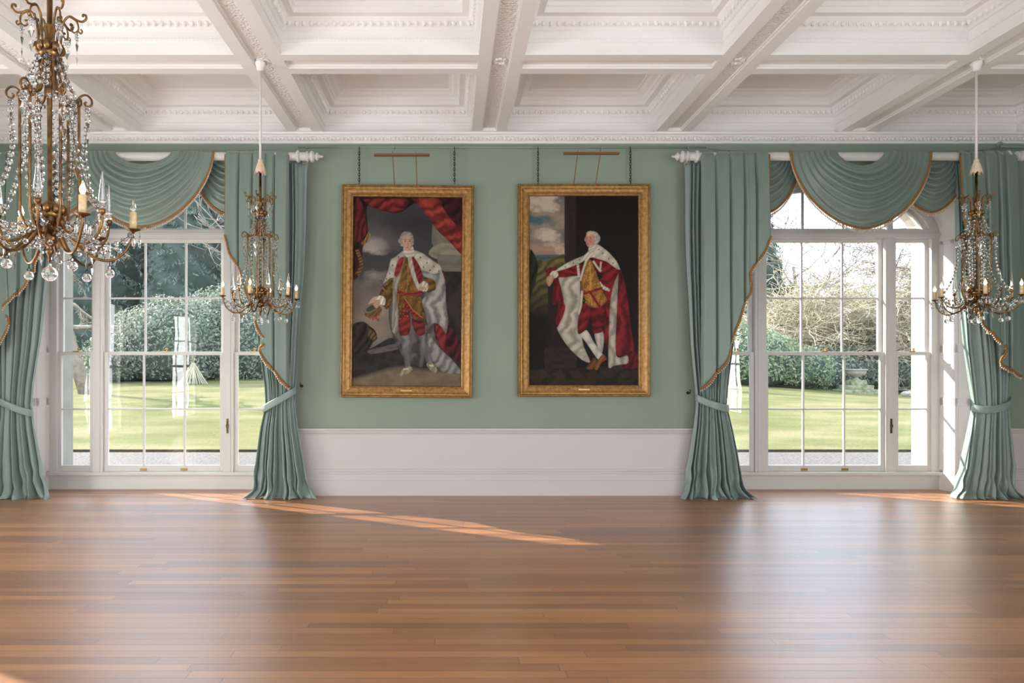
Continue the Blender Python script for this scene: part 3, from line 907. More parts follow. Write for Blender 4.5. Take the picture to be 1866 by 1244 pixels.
drop(WC[0], 1, ZL, [1.35, 1.40, 1.43, 1.50, 1.565, 1.55, 1.47, 1.38, 1.16], [2.17, 2.13, 2.08, 1.99, 1.95, 1.96, 1.99, 2.06, 2.11], 'full-length green curtain tied back at the right of the left window', 11, tie=(1.27, 0.12, 0.2))
drop(WC[0], -1, ZL, [1.20, 1.24, 1.32, 1.42, 1.455, 1.43, 1.34, 1.24, 1.16], [2.15, 2.12, 2.08, 2.0, 1.96, 1.97, 2.02, 2.08, 2.11], 'full-length green curtain tied back at the left edge of the room view', 12, tie=(1.22, 0.12, 0.3))
drop(WC[1], -1, ZL, [1.32, 1.37, 1.42, 1.52, 1.59, 1.57, 1.50, 1.38, 1.16], [2.16, 2.13, 2.10, 2.02, 1.985, 2.0, 2.05, 2.1, 2.13], 'full-length green curtain tied back at the left of the right window', 13, tie=(1.23, 0.07, 0.6))
drop(WC[1], 1, ZL, [1.32, 1.40, 1.47, 1.56, 1.61, 1.58, 1.50, 1.42, 1.36], [2.15, 2.11, 2.10, 2.06, 2.05, 2.07, 2.1, 2.1, 2.11], 'full-length green curtain tied back at the right of the right window, sunlit', 14, tie=(1.22, 0.05, 1.3))

# ------------------------------------------------------------------ picture rail pipe, chains, picture lights
def wp(px, py, Y):
    """the point at depth Y seen at photo pixel (px, py)"""
    return ((px - 820) / 1283 * Y, Y, CAMZ + (665 - py) / 1283 * Y)
r = tag(empty('picture_rail', (0, YN - 0.05, 4.575)), 'green painted pipe rail fixed along the wall above the two paintings', 'picture rail')
m = MB(); x0, x1 = (545 - 820) / 138, (1284 - 820) / 138
m.tube([(x0, 0, 0.005), (x1, 0, 0.0)], 0.013, 10); m.build('pipe', M['rail_paint'], r, smooth=True)
for px in (560, 655, 718, 828, 846, 968, 980, 1095, 1148, 1252):
    x = (px - 820) / 138
    m = MB(); m.lathe([(0.017, -0.012), (0.02, -0.008), (0.02, 0.008), (0.017, 0.012)], (x, 0, 0.002), 10, 'x'); m.box(x - 0.008, x + 0.008, 0, 0.05, -0.008, 0.008)
    m.build('bracket', M['rail_paint'], r)
r = tag(empty('picture_rail', (7.2, YN - 0.05, 4.585)), 'short green pipe rail with a wire loop at the far right above the window', 'picture rail')
m = MB(); m.tube([(0.03, 0, 0), (0.72, 0, -0.01)], 0.018, 10); m.build('pipe', M['rail_paint'], r, smooth=True)
m = MB(); m.tube([(0.03 + 0.04 * cos(a / 3), 0, 0.02 + 0.04 * sin(a / 3)) for a in range(16)], 0.006, 6); m.build('wire_loop', M['wall'], r, smooth=True)
m = MB(); x0, x1 = 3.40, 7.2
m.tube([(x0 + (x1 - x0) * t / 20, YN - 0.02, 4.57 - 0.09 * 4 * (t / 20) * (1 - t / 20)) for t in range(21)], 0.006, 6)
tag(m.build('cable', M['wall'], smooth=True), 'thin sagging cable painted green on the wall above the right window', 'cable')

def link_chain(px, z0, z1, label):
    x = (px - 820) / 138.6
    r = tag(empty('hanging_chain', (x, YN - 0.066, z1)), label, 'chain')
    m = MB(); H = z0 - z1; n = int(H / 0.034); st = H / n
    for k in range(n):
        zc = (k + 0.5) * st; pts = []
        for a in range(10):
            t = 2 * pi * a / 10; dx, dz = 0.011 * cos(t), 0.024 * sin(t)
            pts.append((dx, 0, zc + dz) if k % 2 else (0.002, dx, zc + dz))
        m.tube(pts, 0.0045, 5, closed=True)
    m.build('links', M['iron'], r, smooth=True)
    m = MB(); m.tube([(0, 0.0, H), (0, -0.012, H + 0.02), (0, 0.005, H + 0.038), (0, 0.02, H + 0.03)], 0.005, 6); m.build('hook', M['iron'], r)
for px, l in ((655, 'dark iron chain holding the left corner of the left painting'), (828, 'dark iron chain holding the right corner of the left painting'),
              (980, 'dark iron chain holding the left corner of the right painting'), (1148, 'dark iron chain holding the right corner of the right painting')):
    link_chain(px, 4.545, 4.095, l)

def picture_light(px0, px1, py, rods, label):
    Y = 8.92
    a, b = wp(px0, py, Y), wp(px1, py, Y)
    cx = (a[0] + b[0]) / 2; hw = (b[0] - a[0]) / 2
    r = tag(empty('picture_light', (cx, Y, a[2])), label, 'picture light')
    m = MB()
    prof = [(0.032 * cos(t), 0.032 * sin(t)) for t in [pi * k / 10 for k in range(11)]]
    v = [(x, y, z) for x in (-hw, hw) for (y, z) in prof]
    n = len(prof)
    m.add(v, [(i, i + 1, n + i + 1, n + i) for i in range(n - 1)] + [tuple(range(n)), tuple(range(n, 2 * n)), (0, n - 1, 2 * n - 1, n)])
    m.build('lamp_shade', M['lamp_brass'], r)
    for px in rods:
        x = (px - 820) / 139 - cx
        m = MB(); m.tube([(x, 0.02, 0.0), (x, 0.30, 4.07 - a[2])], 0.006, 6); m.build('arm', M['lamp_brass'], r)
        m = MB(); m.lathe([(0.006, 0), (0.009, 0.005), (0.009, 0.02), (0.002, 0.03)], (x, 0, 0.03), 8); m.build('screw', M['lamp_brass'], r)
picture_light(682, 783, 284, (719, 760), 'slim brass picture light over the left painting')
picture_light(1027, 1128, 281, (1045, 1085), 'slim brass picture light over the right painting')

# ------------------------------------------------------------------ oil paintings
class Canvas:
    def __init__(s, x0, x1, y0, y1, nx, ny):
        s.X, s.Y = np.meshgrid(np.linspace(x0, x1, nx), np.linspace(y0, y1, ny))
        s.c = np.zeros((ny, nx, 3)); s.rng = np.random.default_rng(3)
        s.nx, s.ny, s.k = nx, ny, (x1 - x0) / nx
    def noise(s, sc, seed=0, oct_=4, sx=1.0):
        out = np.zeros_like(s.X); amp = 1.0; tot = 0
        rng = np.random.default_rng(seed)
        for o in range(oct_):
            g = rng.random((64, 64)); f = (2 ** o) / sc
            u = (s.X * f * sx) % 63; v = (s.Y * f) % 63
            i, j = u.astype(int), v.astype(int); a, b = u - i, v - j
            a = a * a * (3 - 2 * a); b = b * b * (3 - 2 * b)
            out += amp * ((g[j, i] * (1 - a) + g[j, i + 1] * a) * (1 - b) + (g[j + 1, i] * (1 - a) + g[j + 1, i + 1] * a) * b)
            tot += amp; amp *= 0.5
        return out / tot
    def poly(s, pts, col, fold=0, ang=0, fs=30, soft=3.0, smooth=True, seed=1, a=1.0, edge=0.0):
        P = [Vector((p[0], p[1], 0)) for p in pts]
        if smooth:
            Q = []; n = len(P)
            for i in range(n):
                p0, p1, p2, p3 = P[i - 1], P[i], P[(i + 1) % n], P[(i + 2) % n]
                for k in range(5):
                    t = k / 5
                    cr = 0.5 * (2 * p1 + (p2 - p0) * t + (2 * p0 - 5 * p1 + 4 * p2 - p3) * t * t + (3 * p1 - 3 * p2 + p3 - p0) * t ** 3)
                    Q.append(cr * 0.75 + (p1 + (p2 - p1) * t) * 0.25)
            P = Q
        xs = [p.x for p in P]; ys = [p.y for p in P]; mg = soft + 2
        j0, j1 = np.searchsorted(s.Y[:, 0], [min(ys) - mg, max(ys) + mg]); i0, i1 = np.searchsorted(s.X[0], [min(xs) - mg, max(xs) + mg])
        if j1 <= j0 or i1 <= i0: return
        X, Y = s.X[j0:j1, i0:i1], s.Y[j0:j1, i0:i1]
        ins = np.zeros(X.shape, bool); dist = np.full(X.shape, 1e9); n = len(P)
        for i in range(n):
            ax, ay, bx, by = xs[i], ys[i], xs[(i + 1) % n], ys[(i + 1) % n]
            c = (ay > Y) != (by > Y)
            if by != ay: ins ^= c & (X < (bx - ax) * (Y - ay) / (by - ay) + ax)
            dx, dy = bx - ax, by - ay; L = dx * dx + dy * dy + 1e-9
            t = np.clip(((X - ax) * dx + (Y - ay) * dy) / L, 0, 1)
            dist = np.minimum(dist, np.hypot(X - ax - t * dx, Y - ay - t * dy))
        sd = np.where(ins, dist, -dist)
        al = np.clip(sd / soft + 0.5, 0, 1)[..., None] * a
        col = np.array(lin(*col)[:3])[None, None, :] * np.ones(X.shape + (1,))
        if fold:
            ca, sa = cos(radians(ang)), sin(radians(ang))
            nz_ = s.noise(85, seed)[j0:j1, i0:i1]; n2 = s.noise(18, seed + 9)[j0:j1, i0:i1]
            w = np.sin((X * ca + Y * sa) / (fs * 1.7) * 2 * pi + nz_ * 13)
            w = np.sign(w) * np.abs(w) ** 0.8 * 0.75 + (n2 - 0.5) * 0.9 + (nz_ - 0.5) * 0.7 - 0.12
            col = col * np.clip(1 + 1.15 * fold * w, 0.12, 2.2)[..., None]
        if edge: col = col * (1 - edge * np.exp(-np.maximum(sd, 0) / 9.0))[..., None]
        s.c[j0:j1, i0:i1] = s.c[j0:j1, i0:i1] * (1 - al) + col * al
    def ell(s, cx, cy, rx, ry, col, rot=0, **kw):
        c, d = cos(radians(rot)), sin(radians(rot))
        s.poly([(cx + rx * cos(t) * c - ry * sin(t) * d, cy + rx * cos(t) * d + ry * sin(t) * c) for t in [2 * pi * k / 14 for k in range(14)]], col, smooth=False, **kw)
    def line(s, pts, w, col, **kw):
        L, R_ = [], []
        for i, p in enumerate(pts):
            a = pts[max(i - 1, 0)]; b = pts[min(i + 1, len(pts) - 1)]
            dx, dy = b[0] - a[0], b[1] - a[1]; q = math.hypot(dx, dy) or 1
            L.append((p[0] - dy / q * w, p[1] + dx / q * w)); R_.append((p[0] + dy / q * w, p[1] - dx / q * w))
        s.poly(L + R_[::-1], col, smooth=False, **kw)
    def glaze(s, mask, col):
        c = np.array(lin(*col)[:3]); m_ = np.clip(mask, 0, 1)[..., None]; s.c = s.c * (1 - m_) + c * m_

def painting_robed_in_landscape():
    C = Canvas(105, 630, 256, 1150, 250, 420)
    n, n2 = C.noise(150, 1, 5, 0.7), C.noise(70, 2, 5, 0.6)
    C.c[:] = lin(62, 60, 62)[:3]
    C.glaze((n - 0.42) * 4 * np.clip((C.Y - 330) / 220, 0.15, 1), (108, 104, 101))
    C.glaze(np.clip((n2 - 0.5) * 5, 0, 1) * np.exp(-((C.X - 190) / 80) ** 2 - ((C.Y - 540) / 110) ** 2) * 0.95, (166, 158, 146))
    C.glaze(np.exp(-((C.X - 220) / 120) ** 2 - ((C.Y - 820) / 110) ** 2) * (0.4 + 0.5 * n2), (165, 146, 126))
    C.glaze(np.exp(-((C.X - 400) / 160) ** 2 - ((C.Y - 380) / 60) ** 2) * 0.7, (44, 44, 48))
    C.poly([(105, 985), (190, 975), (280, 925), (330, 930), (480, 960), (635, 960), (635, 1155), (105, 1155)], (44, 40, 36), 0.3, 80, 70)
    C.poly([(180, 985), (250, 965), (330, 950), (330, 975), (200, 1000)], (88, 84, 76), 0.2, 80, 20)
    C.poly([(105, 1125), (200, 1095), (330, 1062), (470, 1075), (635, 1085), (635, 1155), (105, 1155)], (112, 98, 78), 0.15, 80, 60, soft=24)
    C.poly([(105, 870), (130, 850), (160, 848), (190, 870), (215, 890), (225, 925), (205, 945), (190, 970), (150, 1000), (105, 1005)], (44, 38, 28), 0.45, 30, 18)
    C.poly([(175, 880), (205, 892), (222, 918), (205, 935), (180, 915)], (96, 78, 50), 0.5, 30, 14, a=0.8, soft=8)
    # architecture
    C.poly([(488, 330), (635, 330), (635, 520), (500, 500), (484, 470)], (112, 108, 94), 0.12, 0, 60, smooth=False)
    C.poly([(470, 525), (490, 490), (540, 470), (635, 490), (635, 530), (520, 548)], (134, 126, 108), 0.15, 80, 30)
    C.poly([(510, 525), (635, 528), (635, 606), (520, 606)], (110, 104, 90), 0.12, 90, 26, smooth=False)
    C.poly([(520, 606), (635, 606), (635, 1000), (555, 960)], (48, 44, 38), 0.3, 0, 90, smooth=False)
    # red drapery above
    C.poly([(105, 256), (635, 256), (635, 330), (480, 300), (400, 285), (330, 330), (250, 322), (170, 300), (175, 430), (150, 500), (146, 590), (105, 640)], (46, 22, 22), 0.5, 20, 34)
    C.poly([(148, 268), (220, 262), (330, 262), (376, 272), (352, 308), (300, 326), (240, 318), (185, 302)], (116, 40, 38), 0.55, 70, 26, edge=0.5)
    C.poly([(386, 262), (440, 258), (520, 262), (585, 320), (630, 400), (634, 524), (575, 468), (510, 410), (455, 335), (415, 288)], (138, 52, 46), 0.5, 50, 40, edge=0.5)
    C.poly([(530, 280), (570, 350), (630, 398), (634, 290), (590, 258)], (58, 22, 24), 0.5, 50, 30)
    C.poly([(118, 262), (150, 300), (168, 400), (160, 440), (125, 470), (108, 460)], (84, 28, 28), 0.5, 10, 24)
    C.line([(184, 428), (172, 452), (150, 482)], 9, (124, 92, 46), fold=0.6, ang=20, fs=8)
    C.line([(122, 506), (138, 545), (146, 585), (124, 625)], 9, (108, 78, 40), fold=0.6, ang=70, fs=8)
    # robe behind
    C.poly([(300, 640), (280, 760), (284, 860), (318, 960), (372, 1040), (440, 1062), (480, 1000), (560, 880), (540, 660), (400, 560)], (86, 82, 76), 0.45, 10, 34, edge=0.5)
    C.poly([(470, 900), (520, 960), (575, 1010), (630, 1070), (632, 1090), (560, 1090), (505, 1050), (474, 990)], (134, 132, 126), 0.4, 40, 22, edge=0.4)
    C.poly([(520, 590), (546, 610), (554, 660), (552, 720), (530, 660)], (108, 30, 32), 0.4, 10, 20)
    C.poly([(500, 860), (560, 850), (635, 950), (635, 1040), (580, 1010), (545, 985), (510, 930)], (72, 26, 28), 0.6, 30, 26)
    C.poly([(506, 866), (552, 864), (556, 935), (548, 985), (520, 930)], (116, 40, 36), 0.4, 15, 16)
    # legs
    C.poly([(340, 905), (378, 902), (388, 955), (386, 1055), (362, 1062), (356, 1020), (346, 965)], (116, 116, 114), 0.28, 4, 30, edge=0.45)
    C.poly([(420, 905), (457, 900), (474, 960), (496, 1042), (470, 1050), (450, 1000), (436, 960)], (112, 112, 110), 0.28, 12, 30, edge=0.45)
    C.poly([(320, 1100), (345, 1076), (368, 1058), (390, 1058), (399, 1076), (375, 1092), (340, 1105)], (158, 146, 122), 0.3, 20, 14, edge=0.4)
    C.poly([(463, 1046), (486, 1038), (508, 1052), (519, 1078), (505, 1088), (482, 1074)], (150, 140, 118), 0.3, 20, 14, edge=0.4)
    C.line([(352, 1072), (376, 1068)], 3, (200, 190, 160)); C.line([(478, 1052), (500, 1054)], 3, (200, 190, 160))
    C.poly([(335, 760), (372, 775), (386, 850), (377, 905), (336, 910), (326, 850)], (122, 42, 38), 0.42, 70, 22, edge=0.5)
    C.poly([(392, 830), (448, 845), (456, 900), (425, 912), (402, 882)], (118, 40, 38), 0.42, 70, 22, edge=0.5)
    # coat
    C.poly([(340, 545), (372, 525), (405, 560), (425, 650), (440, 740), (458, 820), (430, 842), (395, 828), (382, 785), (352, 760), (330, 835), (308, 850), (300, 720), (318, 620)], (112, 80, 38), 0.35, 20, 24, edge=0.45)
    C.poly([(305, 612), (262, 660), (232, 720), (238, 745), (268, 788), (296, 750), (316, 690)], (98, 72, 34), 0.45, 50, 20, edge=0.5)
    C.poly([(436, 640), (480, 636), (506, 665), (502, 705), (462, 705), (432, 690)], (108, 80, 36), 0.45, 50, 18, edge=0.5)
    rg = np.random.default_rng(5)                       # embroidery
    for k in range(240):
        x, y = rg.uniform(302, 452), rg.uniform(560, 835)
        if k % 3 == 0: x, y = rg.uniform(240, 310), rg.uniform(640, 770)
        if abs(x - 375) < 85 - (y < 620) * 35 or k % 3 == 0:
            C.ell(x, y, rg.uniform(2, 5), rg.uniform(1.5, 4), (168, 128, 66) if k % 2 else (64, 44, 22), rot=rg.uniform(0, 90), a=0.6, soft=2)
    C.line([(372, 545), (372, 640), (362, 720), (350, 780)], 2.2, (158, 120, 64), a=0.7); C.line([(346, 560), (330, 660), (322, 780)], 2.2, (150, 112, 60), a=0.6)
    C.line([(318, 702), (360, 716), (405, 716), (436, 704)], 8, (128, 42, 38), fold=0.4, ang=80, fs=8)
    C.line([(350, 738), (385, 790), (430, 828)], 9, (122, 40, 36), fold=0.4, ang=60, fs=10)
    C.line([(356, 735), (395, 790), (440, 825)], 1.8, (170, 120, 60))
    # cape and mantle
    C.poly([(352, 508), (312, 536), (288, 552), (278, 590), (262, 640), (250, 668), (285, 640), (318, 636), (336, 596), (352, 556)], (178, 170, 156), 0.2, 60, 34, edge=0.3)
    C.poly([(392, 506), (440, 520), (492, 556), (528, 580), (534, 612), (500, 622), (450, 608), (420, 590), (398, 548)], (184, 176, 162), 0.2, 40, 34, edge=0.3)
    C.poly([(430, 600), (500, 618), (534, 606), (552, 660), (556, 760), (568, 840), (558, 900), (535, 868), (505, 850), (470, 858), (456, 800), (440, 745), (478, 705), (505, 690), (500, 650), (450, 630)], (150, 147, 140), 0.42, 15, 30, edge=0.35)
    C.poly([(345, 562), (318, 560), (300, 650), (298, 760), (296, 890), (320, 895), (328, 820), (316, 720), (332, 640)], (150, 144, 132), 0.3, 5, 14, edge=0.3)
    C.poly([(368, 530), (384, 528), (408, 610), (432, 680), (422, 700), (402, 660), (380, 600)], (182, 172, 156), 0.2, 20, 16, edge=0.3)
    C.poly([(352, 540), (326, 548), (308, 600), (304, 626), (320, 632), (340, 590)], (134, 44, 42), 0.3, 40, 14)
    C.poly([(388, 530), (404, 545), (432, 590), (444, 640), (424, 665), (402, 600)], (112, 34, 40), 0.4, 30, 14)
    for x, y in ((325, 540), (296, 578), (282, 618), (266, 644), (430, 540), (462, 566), (496, 582), (520, 604), (478, 600), (446, 586)):
        C.ell(x, y, 2.5, 4.5, (40, 34, 32), rot=20, soft=2)
    # hands, hat
    C.ell(210, 762, 26, 38, (172, 150, 122), rot=30)
    C.poly([(212, 738), (238, 722), (262, 736), (258, 768), (232, 762)], (196, 186, 168), 0.4, 30, 9)
    C.ell(204, 800, 44, 26, (96, 74, 46), rot=-20, fold=0.4, ang=40, fs=10)
    C.ell(195, 782, 42, 20, (122, 116, 100), rot=-28, edge=0.4); C.ell(196, 782, 30, 12, (66, 60, 50), rot=-28)
    for x, y in ((188, 826), (204, 832), (218, 828), (230, 812), (228, 838)): C.ell(x, y, 7, 8, (140, 58, 44), a=0.85)
    C.poly([(202, 762), (222, 742), (236, 748), (228, 778), (214, 782)], (184, 146, 118), edge=0.3)
    C.poly([(424, 676), (446, 652), (470, 668), (462, 700), (434, 698)], (192, 180, 160), 0.4, 30, 9)
    C.ell(442, 686, 14, 9, (176, 140, 112))
    # head
    C.poly([(350, 490), (392, 488), (400, 530), (374, 545), (350, 525)], (186, 176, 162), 0.25, 80, 10)
    C.poly([(330, 468), (332, 438), (350, 420), (378, 420), (394, 438), (398, 470), (388, 490), (338, 490)], (150, 144, 138), 0.25, 60, 9, edge=0.3)
    C.ell(330, 463, 9, 11, (158, 150, 142), edge=0.4)
    C.poly([(342, 450), (352, 436), (380, 436), (392, 456), (390, 486), (378, 506), (366, 510), (352, 500), (343, 480)], (192, 152, 126), 0.06, 10, 60, edge=0.25)
    C.poly([(380, 440), (392, 456), (390, 486), (378, 506), (382, 480)], (140, 98, 80), a=0.5, soft=6)
    for x in (356, 378): C.ell(x, 464, 4.5, 2.4, (44, 32, 28), soft=2); C.line([(x - 7, 456), (x + 7, 456)], 1.3, (96, 70, 58))
    C.line([(368, 462), (371, 480)], 1.6, (150, 104, 84)); C.ell(369, 482, 5, 2.5, (162, 108, 88)); C.ell(368, 493, 7, 2.2, (140, 66, 60))
    return C

def painting_robed_by_pedestal():
    C = Canvas(118, 640, 250, 1142, 250, 420)
    n, n2 = C.noise(120, 11, 5, 0.6), C.noise(60, 12, 5, 0.6)
    C.c[:] = lin(24, 18, 16)[:3]
    sky = (C.X < 288) & (C.Y < 548)
    S = sky.astype(float)
    C.glaze(S, (96, 96, 98)); C.glaze(S * np.clip((n - 0.45) * 5, 0, 1), (142, 126, 112))
    C.glaze(S * np.clip((0.47 - n2) * 6, 0, 1) * (C.Y < 470), (72, 96, 102)); C.glaze(S * np.exp(-((C.Y - 500) / 34) ** 2) * 0.8, (168, 132, 108))
    C.glaze(S * np.clip((n2 - 0.56) * 7, 0, 1), (186, 170, 150))
    C.poly([(118, 530), (290, 526), (290, 562), (118, 562)], (70, 84, 88), 0.2, 90, 12, smooth=False)
    C.poly([(118, 556), (150, 548), (200, 556), (260, 530), (290, 540), (290, 800), (118, 800)], (92, 84, 48), 0.5, 60, 26, soft=6)
    C.poly([(118, 510), (140, 522), (160, 580), (150, 640), (130, 700), (118, 720)], (34, 36, 26), 0.5, 20, 20, soft=6)
    C.glaze(((C.X < 292) & (C.Y > 620)).astype(float) * np.clip((C.Y - 620) / 200, 0, 1), (24, 20, 16))
    C.poly([(286, 250), (342, 250), (342, 560), (286, 560)], (48, 36, 30), 0.15, 0, 40, smooth=False)
    C.poly([(205, 640), (345, 640), (345, 980), (210, 980)], (36, 26, 24), 0.15, 0, 60, smooth=False)
    C.poly([(190, 968), (345, 966), (345, 1062), (190, 1066)], (46, 35, 30), 0.2, 90, 30, smooth=False)
    C.poly([(118, 1070), (640, 1050), (640, 1142), (118, 1142)], (42, 33, 26), 0.3, 60, 60, smooth=False)
    for k in range(6): C.poly([(150 + 80 * k, 1080 + 6 * (k % 2)), (190 + 80 * k, 1072), (214 + 80 * k, 1100), (168 + 80 * k, 1112)], (60, 46, 36), smooth=False, a=0.5)
    C.glaze(np.exp(-((C.X - 400) / 60) ** 2 - ((C.Y - 760) / 300) ** 2) * 0.3, (36, 22, 18))
    # red robe down the right
    C.poly([(470, 560), (548, 584), (572, 640), (590, 730), (606, 860), (624, 1000), (575, 1006), (530, 1000), (480, 940), (470, 700)], (116, 28, 32), 0.5, 5, 36, edge=0.5)
    C.poly([(600, 980), (640, 1000), (640, 1060), (560, 1060), (560, 1020)], (88, 20, 26), 0.4, 30, 20)
    C.poly([(545, 610), (540, 760), (534, 1000), (590, 1004), (592, 1040), (560, 1046), (525, 1052), (498, 1056), (500, 900), (506, 760), (518, 690)], (176, 168, 152), 0.32, 3, 26, edge=0.4)
    # lining over the pedestal
    C.poly([(255, 640), (300, 628), (358, 630), (362, 740), (366, 860), (376, 950), (410, 1034), (370, 1024), (312, 972), (272, 918), (250, 872), (262, 832), (284, 770), (272, 700)], (170, 162, 148), 0.35, 20, 34, edge=0.35)
    C.poly([(196, 602), (214, 586), (250, 590), (258, 640), (282, 742), (262, 750), (236, 766), (226, 742), (236, 652), (206, 640)], (112, 24, 30), 0.45, 10, 20, edge=0.4)
    C.poly([(262, 752), (290, 766), (282, 812), (250, 872), (246, 830)], (112, 24, 30), 0.4, 10, 18)
    # legs
    C.poly([(430, 893), (470, 888), (476, 930), (468, 990), (446, 966)], (190, 182, 172), 0.22, 5, 30, edge=0.4)
    C.poly([(362, 902), (394, 884), (428, 940), (452, 975), (472, 1002), (448, 1022), (420, 985), (392, 944)], (204, 197, 186), 0.22, 50, 36, edge=0.4)
    C.poly([(390, 1064), (404, 1042), (428, 1012), (442, 1030), (424, 1066), (404, 1070)], (112, 70, 42), 0.3, 30, 16, edge=0.4)
    C.poly([(428, 1052), (448, 1022), (470, 998), (490, 1016), (464, 1040), (446, 1070), (432, 1070)], (134, 86, 50), 0.3, 30, 16, edge=0.4)
    C.line([(466, 1030), (488, 1018)], 4, (150, 40, 36))
    C.poly([(366, 766), (402, 756), (416, 800), (400, 850), (384, 886), (352, 902), (350, 850)], (120, 26, 32), 0.45, 60, 26, edge=0.5)
    C.poly([(412, 770), (478, 758), (488, 810), (472, 866), (468, 892), (424, 898), (416, 850)], (110, 24, 28), 0.45, 70, 26, edge=0.5)
    # arms
    C.poly([(236, 618), (262, 602), (320, 586), (368, 572), (372, 622), (330, 628), (270, 634)], (122, 26, 32), 0.45, 80, 18, edge=0.4)
    C.poly([(424, 546), (482, 556), (540, 578), (548, 606), (530, 648), (494, 690), (462, 672), (458, 648), (474, 622), (438, 600)], (126, 26, 32), 0.45, 50, 22, edge=0.4)
    C.poly([(456, 652), (474, 672), (502, 688), (500, 700), (462, 684)], (190, 180, 164), 0.3, 40, 8)
    # waistcoat
    C.poly([(388, 552), (414, 552), (436, 600), (450, 640), (468, 690), (490, 738), (484, 752), (452, 776), (404, 772), (384, 735), (366, 690), (372, 620)], (158, 108, 44), 0.3, 20, 26, edge=0.45)
    rg = np.random.default_rng(8)
    for k in range(170):
        y = rg.uniform(565, 765); x = rg.uniform(380, 415 + (y - 560) * 0.36)
        C.ell(x, y, rg.uniform(2, 5), rg.uniform(1.5, 3.5), (198, 150, 70) if k % 2 else (98, 62, 26), rot=rg.uniform(0, 90), a=0.55, soft=2)
    C.line([(408, 560), (412, 640), (410, 700), (420, 765)], 2, (210, 165, 90), a=0.7)
    C.line([(368, 712), (410, 702), (470, 684)], 6, (120, 36, 34), fold=0.4, ang=80, fs=8); C.line([(410, 704), (440, 750), (478, 800)], 6, (120, 30, 32), fold=0.4, ang=60, fs=9)
    C.poly([(366, 700), (376, 706), (370, 770), (356, 812), (352, 790)], (180, 170, 152), 0.3, 10, 12)
    C.line([(390, 556), (372, 612), (362, 650)], 5, (190, 178, 160)); C.line([(424, 556), (446, 588), (462, 606)], 5, (190, 178, 160)); C.line([(462, 560), (458, 600)], 4, (186, 172, 152))
    C.line([(350, 572), (356, 632)], 6, (190, 178, 160), fold=0.3, ang=90, fs=8)
    # cape
    C.poly([(384, 528), (408, 500), (440, 476), (470, 492), (500, 516), (536, 556), (554, 596), (532, 590), (490, 560), (446, 546), (414, 540), (390, 550), (350, 572), (290, 594), (242, 604), (290, 570), (340, 546)], (198, 188, 168), 0.2, 50, 34, edge=0.3)
    C.poly([(382, 530), (402, 516), (426, 526), (440, 536), (410, 540), (394, 560), (380, 548)], (206, 196, 178), 0.3, 40, 10)
    for x, y in ((330, 566), (290, 584), (360, 550), (470, 520), (500, 545), (520, 566), (452, 502)): C.ell(x, y, 2.5, 4, (44, 34, 30), rot=20, soft=2)
    # hand over the ledge
    C.poly([(214, 622), (230, 604), (250, 604), (256, 626), (236, 638)], (196, 186, 168), 0.3, 30, 8)
    C.poly([(202, 634), (222, 620), (236, 630), (228, 656), (214, 676), (206, 672), (200, 652)], (192, 150, 124), 0.12, 20, 10, edge=0.3)
    for k in range(3): C.line([(206 + 7 * k, 650), (206 + 6 * k, 672)], 1, (120, 84, 68), a=0.7)
    # head in three-quarter view
    C.poly([(392, 424), (412, 414), (440, 420), (456, 440), (456, 460), (440, 480), (420, 492), (398, 470)], (186, 178, 168), 0.2, 60, 9, edge=0.3)
    C.ell(448, 448, 11, 13, (176, 168, 158), edge=0.4)
    C.poly([(388, 440), (396, 424), (414, 420), (430, 436), (434, 462), (424, 486), (408, 492), (394, 484), (388, 466), (382, 458)], (196, 140, 118), 0.06, 10, 50, edge=0.25)
    C.poly([(396, 424), (412, 417), (428, 430), (412, 434), (394, 440)], (212, 176, 152), a=0.8, soft=5)
    C.ell(412, 462, 9, 8, (184, 100, 88), a=0.6, soft=6)
    C.ell(394, 450, 3.4, 2.2, (46, 32, 30), soft=2); C.ell(412, 450, 4.2, 2.4, (46, 32, 30), soft=2)
    C.line([(388, 443), (398, 443)], 1.2, (110, 84, 70)); C.line([(406, 443), (418, 443)], 1.2, (110, 84, 70))
    C.line([(394, 450), (389, 466), (395, 468)], 1.3, (156, 96, 80)); C.ell(397, 475, 5.5, 2, (150, 66, 62))
    C.poly([(404, 488), (428, 480), (440, 482), (424, 506), (404, 512)], (198, 190, 176), 0.2, 60, 8)
    return C

